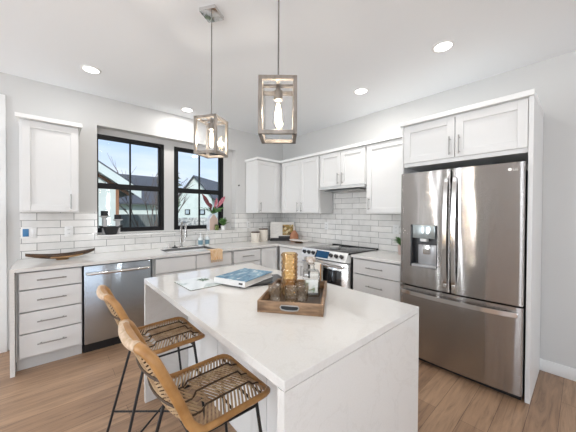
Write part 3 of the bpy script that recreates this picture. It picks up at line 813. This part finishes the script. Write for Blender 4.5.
b = MB(); b.grid([[(x, sgn * (.0785 * (1 - abs(x / .275) ** 2.2) ** .75 + .0065) * .93, .024 + .05 * abs(x / .275) ** 2.2 + dz) for dz in (-.004, .022)] for sgn in (-1,) for x in [-.1 + .02 * i for i in range(14)]], .002)
b.build('carved_streak', m_midwood, t)
# faucet
m_faucet = mat('faucet_steel', (.42, .41, .40), .25, 1.0)
t = thing('kitchen_faucet', 'tall stainless gooseneck faucet behind the sink', 'faucet', (-1.94, -.075, CT))
b = MB(); b.lathe([(0, 0), (.027, 0), (.027, .006), (.02, .012), (.02, .03)]); b.build('base_ring', m_steel_light, t)
pts = [(0, 0, .02), (0, 0, .27)] + [(0, -.085 + .085 * math.cos(a), .27 + .085 * math.sin(a)) for a in [PI * i / 10 for i in range(1, 11)]] + [(0, -.17, .235)]
MB().tube(pts, .0145, 12).build('spout', m_faucet, t)
MB().cyl((0, -.17, .24), (0, -.17, .155), .017, .02, 16).build('spray_head', m_faucet, t)
MB().tube([(.018, 0, .075), (.045, -.005, .085), (.05, -.01, .15)], [.010, .009, .006], 10).build('lever', m_steel_light, t)
o = thing('air_gap', 'small stainless air gap cap left of the faucet', 'air gap', (-2.105, -.075, CT)); MB().lathe([(0, .06), (.016, .06), (.019, .054), (.019, .006), (.024, 0), (0, 0)]).build('cap', m_steel_light, o)
o = thing('sink_stopper', 'small black sink stopper lying by the faucet', 'sink stopper', (-2.03, -.085, CT)); MB().lathe([(0, 0), (.038, 0), (.04, .008), (.03, .014), (.008, .018), (.008, .026), (.012, .034), (0, .036)]).build('stopper_body', m_black, o)
m_label = mat('blue_label', (.16, .28, .34), .5)
def soap(label, x, y):
    t = thing('soap_bottle', label, 'soap bottle', (x, y, CT), 0, 'soap bottles by the sink')
    MB().lathe([(0, 0), (.031, 0), (.033, .004), (.033, .11), (.026, .125), (.012, .13), (.012, .138), (0, .138)]).build('bottle', m_clear if False else mat('frosted_bottle', (.78, .82, .83), .2), t)
    MB().lathe([(.0334, .022), (.0336, .024), (.0336, .085), (.0334, .087)]).build('label_band', m_label, t)
    b = MB(); b.cyl((0, 0, .138), (0, 0, .152), .014); b.cyl((0, 0, .152), (0, 0, .175), .004); b.box(-.008, .008, -.04, .008, .173, .184, .003); b.build('pump', m_white, t)
soap('white pump soap bottle with blue band, the one closer to the faucet', -1.675, -.115)
soap('white pump soap bottle with blue band, right of the other one by the sink', -1.565, -.10)
# orange towel over the counter edge
m_towel = noisy('orange_towel', (.66, .38, .17), (.84, .66, .46), 30, .9, (6, .4, .4), lo=.42, hi=.58, bmp=.3)
t = thing('hand_towel', 'orange striped hand towel hanging over the counter edge at the sink', 'towel', (-1.69, -.65, CT))
xs = [-.085 + .0142 * i for i in range(13)]
def wav(x): return .0035 * math.sin(75 * x)
rows = [[(x, .105, .004) for x in xs], [(x, .05, .005 + abs(wav(x)) * .3) for x in xs], [(x, .004, .006) for x in xs], [(x, -.006, .003) for x in xs], [(x, -.0085 + wav(x) * .3, -.01) for x in xs], [(x * .98, -.012 + wav(x) * .6, -.06) for x in xs], [(x * .97, -.016 + wav(x), -.125) for x in xs]]
MB().grid(rows, .004).build('cloth', m_towel, t)
b = MB()
for i in range(22):
    x = -.08 + .0076 * i; b.tube([(x, -.016, -.122), (x + random.uniform(-.003, .003), -.016, -.155)], .0018, 5)
b.build('fringe', mat('towel_fringe', (.62, .38, .18), .9), t)
# canisters
m_ceramic = mat('cream_ceramic', (.80, .74, .65), .35)
for x, y, r, h, lab in ((-.735, -.16, .073, .155, 'cream canister with dark wooden lid, the shorter one in the corner'), (-.555, -.14, .08, .20, 'cream canister with dark wooden lid, the taller one in the corner')):
    t = thing('canister', lab, 'canister', (x, y, CT), 0, 'canisters in the corner')
    MB().lathe([(0, 0), (r * .95, 0), (r, .006), (r, h), (0, h)], seg=32).build('jar', m_ceramic, t)
    MB().lathe([(0, h), (r * 1.02, h), (r * 1.03, h + .016), (r * .98, h + .02), (0, h + .02)], seg=32).build('lid', m_darkwood, t)
# cookbook on black stand
def cookpic():
    m = mat('food_photo', (.4, .25, .1), .4); tc = nd(m, 'ShaderNodeTexCoord'); v = nd(m, 'ShaderNodeTexVoronoi'); v.inputs['Scale'].default_value = 28
    lk(m, tc.outputs['Object'], v.inputs['Vector']); r = ramp(m, v.outputs['Color'], [(.2, (.10, .05, .02)), (.45, (.50, .30, .08)), (.6, (.20, .17, .05)), (.85, (.75, .62, .38))])
    lk(m, r.outputs[0], bsdf(m).inputs['Base Color']); return m
t = thing('cookbook', 'open cookbook with a food photograph standing in the counter corner', 'cookbook', (-.25, -.285, CT + .045), -PI / 4 + .06)
m_paper = mat('paper', (.84, .81, .76), .7)
tilt = Matrix.Rotation(math.radians(-14), 4, 'X')
b = MB(); b.box(-.21, 0, -.012, .012, 0, .29, .003); b.move(tilt); lp = b.build('left_page', m_paper, t)
b = MB(); b.box(0, .21, -.012, .012, 0, .29, .003); b.move(tilt); rp = b.build('right_page', m_paper, t)
b = MB(); b.box(.006, .20, -.0135, -.0122, .05, .24); b.move(tilt); b.build('photograph', cookpic(), rp, False)
b = MB()
for i in range(9): b.box(-.19, -.06 - .02 * (i % 3), -.0135, -.0122, .235 - .02 * i, .2395 - .02 * i)
b.move(tilt); b.build('text_lines', mat('grey_print', (.55, .52, .5), .7), lp, False)
t = thing('cookbook_stand', 'black stand holding the open cookbook in the corner', 'cookbook stand', (-.25, -.285, CT), -PI / 4 + .06)
MB().box(-.21, .20, -.085, .10, 0, .022, .003).build('base', m_black, t)
MB().box(-.20, .19, -.05, .04, .022, .044, .003).box(-.06, .17, -.075, -.05, .022, .085, .003).build('ledge', m_black, t)
b = MB(); b.box(-.10, .10, .02, .03, 0, .25); b.move(Matrix.Translation((0, 0.005, .04)) @ tilt); b.build('backrest', m_black, t, False)
# terracotta bottle vase
t = thing('terracotta_vase', 'terracotta vase with pale stopper in front of the cookbook', 'vase', (-.165, -.51, CT))
m_terra = noisy('terracotta', (.40, .17, .09), (.50, .24, .14), 12, .65)
MB().lathe([(0, 0), (.058, 0), (.072, .02), (.077, .06), (.072, .11), (.05, .15), (.026, .178), (.02, .19), (0, .19)]).build('vase_body', m_terra, t)
MB().lathe([(0, .19), (.018, .19), (.016, .215), (.021, .245), (.012, .26), (0, .262)]).build('stopper', mat('pale_stopper', (.66, .6, .55), .4), t)
# white footed board
t = thing('serving_board', 'white oval serving board on a dark foot beside the range', 'serving board', (-.28, -.745, CT), -PI / 2 + .12)
b = MB(); b.lathe([(0, .036), (.09, .036), (.1, .042), (.1, .05), (.092, .053), (0, .051)], seg=36)
b.move(Matrix.Diagonal((1.95, 1, 1, 1))); b.build('board', mat('white_board', (.80, .76, .72), .35), t)
MB().lathe([(0, 0), (.075, 0), (.06, .012), (.05, .036), (0, .036)]).build('foot', m_darkwood, t)
# plant by the fridge
m_leaf = noisy('green_leaf', (.05, .14, .035), (.12, .25, .07), 25, .45)
m_leafd = noisy('dark_leaf', (.02, .08, .025), (.06, .15, .05), 25, .45)
def leaf(b, base, tip, width, bend, n=7):
    base, tip = Vector(base), Vector(tip); d = tip - base; up = Vector(bend)
    side = d.cross(up + Vector((.001, .002, .003))).normalized(); rows = []
    for i in range(n + 1):
        u = i / n; w = width * math.sin(PI * min(.97, u * .93 + .05)) ** .8; c = base + d * u + up * math.sin(PI * u) * .5
        rows.append([c - side * w / 2, c - up.normalized() * w * .12, c + side * w / 2])
    b.grid(rows, .0012)
def tuft(b, c, n, r, h, wd, seed):
    rn = random.Random(seed)
    for i in range(n):
        a = 2.4 * i + rn.uniform(-.3, .3); k = .35 + .65 * rn.random(); leaf(b, c, (c[0] + r * k * math.cos(a), c[1] + r * k * math.sin(a), c[2] + h * (1.15 - .7 * k) * rn.uniform(.8, 1.1)), wd, (0, 0, h * .25))
t = thing('potted_plant', 'small green plant in a pinkish pot beside the refrigerator', 'plant', (-.16, -2.40, CT))
MB().lathe([(0, 0), (.042, 0), (.05, .11), (.046, .11), (.042, .095), (0, .095)]).build('pot', mat('pink_pot', (.62, .48, .44), .6), t)
b = MB(); tuft(b, (0, 0, .095), 48, .125, .15, .03, 3); b.build('foliage', m_leaf, t)

# ------------------------------------------------------------------ things on the window sill
SZ = RZ0 + .0225
t = thing('two_handled_bowl', 'black two-handled bowl on the left end of the window sill', 'bowl', (-2.752, .035, SZ)); t.scale = (1.08, 1.0, 1.15)
MB().lathe([(0, 0), (.05, 0), (.055, .004), (.078, .075), (.086, .086), (.082, .088), (.07, .072), (.045, .012), (0, .010)]).build('bowl_body', m_black, t)
for s in (-1, 1): MB().tube([(s * .078, 0, .076), (s * .11, 0, .082), (s * .115, 0, .092), (s * .08, 0, .087)], .007, 8).build('handle', m_black, t)
m_gry = mat('grey_ceramic', (.58, .57, .57), .5)
for x, y, h, lab in ((-2.812, .095, .23, 'grey candle holder with a black candle, the taller one on the sill'), (-2.672, .095, .185, 'grey candle holder with a black candle, the shorter one on the sill')):
    t = thing('candle_holder', lab, 'candle holder', (x, y, SZ), 0, 'candle holders on the sill')
    MB().lathe([(0, 0), (.03, 0), (.032, .006), (.026, .02), (.026, h * .9), (.036, h - .018), (.055, h - .008), (.055, h), (0, h)]).build('stand', m_gry, t)
    MB().lathe([(0, h), (.038, h), (.0385, h + .003), (.0385, h + .058), (.037, h + .06), (0, h + .06)]).build('candle', m_black, t)
# house-shaped vase with pink blossoms
t = thing('house_vase', 'white house-shaped vase holding pink tropical flowers on the sill', 'vase', (-1.40, .075, SZ), .10)
def gable(w, y, z0, zs, zt, tw): return [(-w, y, z0), (w, y, z0), (w, y, zs), (tw, y, zt), (-tw, y, zt), (-w, y, zs)]
b = MB(); b.prism(gable(.075, -.042, 0, .175, .25, .016), (0, .084, 0))
b.build('vase_body', mat('white_glaze', (.80, .81, .83), .3), t, False)
MB().prism(gable(.070, -.0422, .004, .172, .245, .013), (0, -.002, 0)).build('front_face', mat('blush_clay', (.62, .47, .40), .6), t, False)
MB().lathe([(0, .2501), (.018, .2501), (.018, .262), (0, .262)]).build('neck', m_white, t)
m_pink = noisy('pink_bract', (.34, .07, .10), (.58, .22, .27), 30, .5)
m_dpink = noisy('dark_bract', (.10, .03, .03), (.28, .07, .09), 30, .5)
c = (0, 0, .255)
b = MB()
for tip, wd in (((-.24, -.03, .36), .03), ((-.17, -.05, .36), .045), ((.18, -.05, .36), .045), ((.12, -.07, .31), .05), ((-.10, -.08, .31), .05), ((.02, -.09, .34), .05), ((.0, -.04, .37), .04), ((-.06, .03, .36), .05), ((.1, -.05, .35), .05), ((.08, .02, .40), .045), ((-.13, -.04, .33), .05), ((.16, -.02, .30), .03), ((.05, -.08, .30), .05), ((-.05, -.08, .30), .05)):
    leaf(b, c, tip, wd, (0, -.02, .03))
b.build('leaves', m_leaf, t)
for tip, m, wd, lo in (((-.19, -.02, .56), m_dpink, .075, (-.055, -.02, .36)), ((.22, -.02, .545), m_pink, .062, (.075, -.02, .36)), ((.06, -.03, .51), m_pink, .05, (.02, -.03, .35)), ((-.03, .03, .43), m_dpink, .05, (-.02, 0, .34))):
    b = MB(); leaf(b, lo, tip, wd, (0, -.03, .015)); leaf(b, lo, Vector(tip) * .97 + Vector((.01, 0, 0)), wd * .8, (.01, .02, .01)); b.tube([c, lo], .005, 6)
    b.build('flower', m, t)
t = thing('potted_plant', 'small mossy plant in an olive pot in front of the house vase', 'plant', (-1.375, -.0, SZ))
t.location.y = -.003; t.location.x = -1.362
MB().lathe([(0, 0), (.026, 0), (.030, .075), (.027, .075), (.025, .065), (0, .065)]).build('pot', noisy('olive_pot', (.10, .14, .03), (.18, .22, .06), 30, .5), t)
b = MB(); tuft(b, (0, 0, .065), 18, .035, .035, .016, 5); b.build('foliage', m_leafd, t)
t = thing('potted_plant', 'bushy green plant in a white pot at the right end of the sill', 'plant', (-1.245, 0.01, SZ))
MB().lathe([(0, 0), (.036, 0), (.04, .07), (.036, .07), (.033, .06), (0, .06)]).build('pot', m_white, t)
b = MB(); tuft(b, (0, 0, .06), 60, .115, .15, .026, 9); b.build('foliage', m_leaf, t)

# ------------------------------------------------------------------ things on the island
# magazine
def cover_mat(name, base, stops, scale, stretch=(1, 1, 1)):
    m = mat(name, base, .25); n = noise(m, scale, 6, stretch, dist=.8); r = ramp(m, n.outputs['Fac'], stops); lk(m, r.outputs[0], bsdf(m).inputs['Base Color']); return m
t = thing('magazine', 'thin pale magazine lying on the far left of the island', 'magazine', (-2.54, -2.085, CT), .02)
MB().box(-.112, .112, -.143, .143, 0, .005, .001, 1).build('pages', mat('magazine_edge', (.28, .28, .26), .6), t)
MB().box(-.112, .112, -.143, .143, .005, .0065).build('cover', cover_mat('magazine_cover', (.8, .82, .8), [(.3, (.84, .87, .85)), (.55, (.82, .85, .83)), (.62, (.52, .60, .56)), (.68, (.82, .85, .83))], 7), t, False)
b = MB()
for i in range(9):
    a = i * .7; leaf(b, (.06, .05, .0068), (.06 + .045 * math.cos(a), .05 + .05 * math.sin(a), .0069), .014, (0, 0, .0006))
b.build('printed_sprig', mat('sprig_green', (.16, .24, .18), .5), t)
# dark booklet under book
ang = -.36
BX, BY = -2.235, -2.265
t = thing('tablet', 'flat black tablet partly covered by the blue book on the island', 'tablet', (-2.175, -2.31, CT), ang)
MB().box(-.175, .175, -.125, .125, 0, .011, .004).build('case', m_black, t)
MB().box(-.16, .16, -.11, .11, .0111, .0118).build('screen', m_blackgloss, t, False)
t = thing('hardcover_book', 'thick hardcover book with a blue cover lying on the island', 'book', (-2.262, -2.24, CT + .0125), .35)
bw, bh = .168, .132
MB().box(-bw + .004, bw - .006, -bh + .006, bh - .006, .004, .034).build('page_block', m_paper, t, False)
MB().box(-bw, bw, -bh, bh, 0, .004, .001, 1).build('back_cover', m_white, t)
cv = MB().box(-bw, bw, -bh, bh, .034, .038, .001, 1).build('front_cover', cover_mat('blue_cover', (.1, .25, .45), [(.3, (.04, .12, .22)), (.5, (.12, .28, .42)), (.62, (.28, .46, .58)), (.72, (.66, .75, .80))], 14, (1, 2.5, 1)), t)
sp = MB().box(-bw - .002, -bw + .003, -bh, bh, 0, .038, .001, 1).build('spine', mat('white_spine', (.80, .80, .79), .4), t)
MB().box(-bw - .0032, -bw - .0015, -bh + .02, -bh + .05, .014, .026).build('emblem', m_black, sp, False)
# tray
m_tray = noisy('tray_wood', (.13, .07, .035), (.33, .20, .11), 9, .5, (1, 1, 5), detail=6, bmp=.25)
m_trayin = noisy('tray_base_wood', (.035, .022, .015), (.10, .06, .035), 8, .35, (1, 6, 1))
ta = .66
t = thing('serving_tray', 'rustic brown wooden serving tray with metal handles on the island', 'tray', (-2.258, -2.772, CT), ta)
tl, tw, th, tk = .225, .162, .058, .013
MB().box(-tl + tk, tl - tk, -tw + tk, tw - tk, .002, .012).build('base', m_trayin, t, False)
for s in (-1, 1):
    MB().box(-tl, tl, s * (tw - tk / 2) - tk / 2, s * (tw - tk / 2) + tk / 2, 0, th, .002).build('side_rail', m_tray, t)
    e = MB().box(s * (tl - tk / 2) - tk / 2, s * (tl - tk / 2) + tk / 2, -tw + tk, tw - tk, 0, th, .002).build('end_rail', m_tray, t)
    b = MB(); x = s * (tl + .001); pl = [(x, -.046, .033), (x, -.04, .022), (x, -.016, .018), (x, .016, .018), (x, .04, .022), (x, .046, .033), (x, .04, .042), (x, -.04, .042)]
    b.tube(pl, .0034, 8, closed=True); h_ = b.build('handle', m_handle, e)
    MB().prism([(x - s * .0005, p[1], p[2]) for p in pl], (s * .001, 0, 0)).build('handle_slot', m_black, h_, False)
def tray_at(lx, ly): return (-2.258 + lx * math.cos(ta) - ly * math.sin(ta), -2.772 + lx * math.sin(ta) + ly * math.cos(ta), CT + .0125)
# amber vase
t = thing('amber_vase', 'tall amber hobnail glass vase at the back of the wooden tray', 'vase', tray_at(.045, .05))
def hob(a, z):
    row = int(z / .022); return .0055 * max(0, math.cos(10 * a + (row % 2) * PI)) * max(0, math.sin(PI * (z % .022) / .022))
prof = [(0, .004), (.036, .004), (.039, .0)] + [(.043 + .002 * (z / .2), z) for z in [.004 + .004 * i for i in range(60)]] + [(.044, .243)] + [(.040, .24), (.038, .03), (0, .012)]
MB().lathe(prof, seg=60, mod=lambda a, z: hob(a, z) if .01 < z < .238 else 0).build('vase_glass', m_amber, t)
# tumblers
def tumbler(label, loc):
    t = thing('glass_tumbler', label, 'glass', loc, 0, 'tumblers on the tray')
    MB().lathe([(0, 0), (.029, 0), (.031, .003)] + [(.031 + .006 * z / .088, z) for z in [.006 + .0034 * i for i in range(24)]] + [(.0355, .089), (.034, .088), (.029, .014), (0, .012)], seg=48,
               mod=lambda a, z: .0022 * math.cos(10 * a + (int(z / .02) % 2) * PI) if .008 < z < .086 else 0).build('glass_body', m_clear2, t)
    return t
m_clear2 = glassy('tinted_glass', (.99, .975, .95), 1.8, .03, body=(.85, .72, .55), bodyfac=.05, edge=(.66, .52, .36))
tumbler('clear textured tumbler at the left side of the tray', tray_at(-.085, .105))
tumbler('clear textured tumbler at the front of the tray below the amber vase', tray_at(-.105, .01))
tumbler('clear textured tumbler between the front tumbler and the decanter', tray_at(-.04, -.035))
# decanter
t = thing('glass_decanter', 'square glass decanter with stopper at the right of the tray', 'decanter', tray_at(.065, -.075), -.72); t.scale = (1.15, 1.15, 1.15)
b = MB(); b.box(-.042, .042, -.042, .042, 0, .125, .010, 3); b.build('bottle', m_clear, t)
MB().box(-.036, .036, -.036, .036, .008, .07, .008, 2).build('liquid', glassy('gin', (.94, .96, .97), .3, body=(.75, .8, .8), bodyfac=.08), t)
MB().lathe([(.042 * .6, .125), (.018, .135), (.016, .15), (.02, .154), (.02, .158), (.014, .16)]).build('neck', m_clear, t)
MB().lathe([(0, .155), (.014, .155), (.016, .162), (.024, .168), (.026, .18), (.022, .192), (0, .195)], seg=8).build('stopper', noisy('stopper_glass', (.35, .27, .2), (.75, .7, .66), 60, .15), t)
MB().box(-.030, .030, -.0432, -.0422, .022, .085).build('label_sticker', cover_mat('flower_label', (.8, .8, .78), [(.40, (.80, .80, .77)), (.55, (.62, .66, .60)), (.64, (.25, .36, .22)), (.72, (.62, .16, .15))], 40), t, False)

# ------------------------------------------------------------------ outside the windows
struct(MB().box(-40, 40, .4, 80, -.45, -.4).build('ground', noisy('lawn', (.10, .14, .05), (.2, .22, .1), 3, .9), smooth=False))
m_siding = noisy('white_siding', (.50, .57, .55), (.56, .63, .61), 3, .6)
m_shingle = noisy('dark_shingle', (.035, .042, .055), (.07, .08, .10), 9, .8, (1, 1, 4), bmp=.3)
m_cedar = noisy('cedar_trim', (.20, .085, .04), (.27, .13, .065), 10, .6, (3, 3, .4))
# left neighbour, close
t = thing('neighbour_house', 'white gabled house with brown trim just outside the left window', 'house', (-4.5, 5.5, -.4))
off = t.location.copy()
def rake(x): return 2.644 - (x + 2.422) * .668
MB().prism([(-7, 4.55, -.4), (-2.0, 4.55, -.4), (-2.0, 4.55, rake(-2.0) - .12), (-4.6, 4.55, rake(-4.6) - .12), (-7, 4.55, rake(-4.6) - 1.7)], (0, 3.0, 0)).build('wall', m_siding, t, False, off)
MB().prism([(-1.45, 4.3, rake(-1.45) - .05), (-1.45, 4.3, rake(-1.45) + .06), (-4.6, 4.3, rake(-4.6) + .06), (-7.4, 4.3, rake(-4.6) - 1.85), (-7.4, 4.3, rake(-4.6) - 1.97), (-4.6, 4.3, rake(-4.6) - .05)], (0, 3.5, 0)).build('roof', m_shingle, t, False, off)
MB().prism([(-1.47, 4.28, rake(-1.47) - .22), (-1.47, 4.28, rake(-1.47) + .01), (-4.6, 4.28, rake(-4.6) + .01), (-4.6, 4.28, rake(-4.6) - .22)], (0, .05, 0)).build('fascia', m_siding, t, False, off)
MB().prism([(-1.7, 4.5, rake(-1.7) - .32), (-1.7, 4.5, rake(-1.7) - .23), (-4.6, 4.5, rake(-4.6) - .23), (-4.6, 4.5, rake(-4.6) - .32)], (0, .05, 0)).build('rake_board', m_cedar, t, False, off)
MB().box(-2.03, -1.96, 4.52, 4.60, -.4, rake(-2) - .1).build('corner_board', m_cedar, t, False, off)
# middle house
t = thing('neighbour_house', 'white house with a long dark shingle roof behind the grey fence', 'house', (0.9, 22, -.4)); off = t.location.copy()
MB().box(-1.0, 3.6, 20.0, 24, -.4, 2.3).build('wall', m_siding, t, False, off)
MB().prism([(-1.6, 19.5, 2.15), (-1.6, 22, 4.62), (-1.6, 24.5, 2.15), (-1.6, 24.5, 2.02), (-1.6, 22, 4.47), (-1.6, 19.5, 2.02)], (5.6, 0, 0)).build('roof', m_shingle, t, False, off)
# right house
t = thing('neighbour_house', 'white gable house with two small square windows outside the right window', 'house', (3.157, 12, -.4), -math.radians(50))
MB().prism([(-1.15, 0, 0), (1.12, 0, 0), (1.12, 0, 2.80), (0, 0, 3.98), (-1.15, 0, 2.60)], (0, 6, 0)).build('wall', m_siding, t, False)
for sx, zx in ((-1.36, 2.42), (1.34, 2.65)):
    MB().prism([(0, -.14, 3.99), (0, -.14, 4.08), (sx, -.14, zx), (sx, -.14, zx - .09)], (0, 6.4, 0)).build('roof_slope', m_shingle, t, False)
for x in (-.45, .52):
    f = MB().box(x - .17, x + .17, -.03, .02, 1.68, 2.0).build('window', m_blackframe, t, False)
    MB().box(x - .11, x + .11, -.04, -.032, 1.73, 1.95).build('pane', mat('dull_glass', (.35, .42, .47), .1), f, False)
# fences
m_fence = noisy('grey_fence', (.10, .12, .12), (.17, .19, .19), 6, .8, (6, 6, .5))
t = thing('wooden_fence', 'dark grey board fence across the yard beyond the left window', 'fence', (-.75, 7, -.4)); off = t.location.copy()
b = MB()
for i in range(14): b.box(-1.55 + .11 * i, -1.55 + .11 * i + .106, 7, 7.03, -.4, 1.33)
b.build('board_panel', m_fence, t, False, off)
MB().box(-.05, .10, 6.94, 7.09, -.4, 1.42).build('post', m_trim, t, False, off)
m_stone = noisy('stone', (.22, .23, .23), (.55, .55, .53), 9, .9, detail=3, lo=.42, hi=.58)
o = MB().box(.22, 5.0, 7, 7.25, -.4, 1.19).build('stone_wall', m_stone, None, False, (2, 7.1, -.4)); tag(o, 'low mottled grey stone wall beyond the right window', 'garden wall')
# trees
m_bark = mat('bark', (.10, .08, .07), .9)
def bare_tree(label, loc, h, seed, spread=.35):
    rn = random.Random(seed); b = MB()
    t = thing('bare_tree', label, 'tree', loc)
    def branch(p, d, l, r, depth):
        q = p + d * l * .5 + Vector((rn.uniform(-.04, .04) * l, 0, 0)); e = p + d * l
        b.tube([p, q, e], [r, r * .85, r * .62], 6)
        if depth:
            for k in range(2 if depth > 2 else 3):
                nd_ = (d + Vector((rn.uniform(-1, 1) * spread * 1.6, rn.uniform(-1, 1) * spread, rn.uniform(-.1, .35)))).normalized(); branch(e - d * l * rn.uniform(0, .4), nd_, l * rn.uniform(.6, .8), r * .6, depth - 1)
    for k in range(3): branch(Vector((0, 0, 0)), Vector((rn.uniform(-.35, .35), rn.uniform(-.2, .2), 1)).normalized(), h * .36, .028, 3)
    b.build('branches', m_bark, t)
bare_tree('bare shrub tree with thin branches at the middle of the left window', (-.9, 6.4, -.4), 4.3, 4)
bare_tree('bare shrub tree with thin branches at the right of the left window', (-.50, 6.2, -.4), 3.7, 11, .22)
t = thing('conifer', 'dark green conifer beside the white gable house', 'tree', (5.13, 21, -.4)); off = t.location
MB().cyl((0, 0, 0), (0, 0, 5.4), .12, .02, 8).build('trunk', m_bark, t)
b = MB(); rn = random.Random(2)
for i in range(150):
    z = 1.2 + 4.2 * (i / 150); r = .25 + (5.5 - z) * .28; a = 2.4 * i; leaf(b, (0, 0, z), (r * math.cos(a), r * math.sin(a), z - .15 * r + rn.uniform(-.1, .25)), .32, (0, 0, .1), 4)
b.build('needles', m_leafd, t)
t = thing('evergreen_bush', 'rounded green bush left of the white gable house', 'bush', (1.36, 10.6, -.4))
b = MB(); rn = random.Random(8)
for i in range(260):
    v = Vector((rn.gauss(0, 1), rn.gauss(0, 1), rn.gauss(0, 1))).normalized(); c = Vector((v.x * .28, v.y * .4, 2.15 + v.z * .6)); leaf(b, c * .96, c + v * .18 + Vector((0, 0, .05)), .12, (0, 0, .03), 3)
b.build('foliage', m_leaf, t)
MB().cyl((0, 0, 0), (0, 0, 1.9), .05, seg=8).build('stem', m_bark, t)
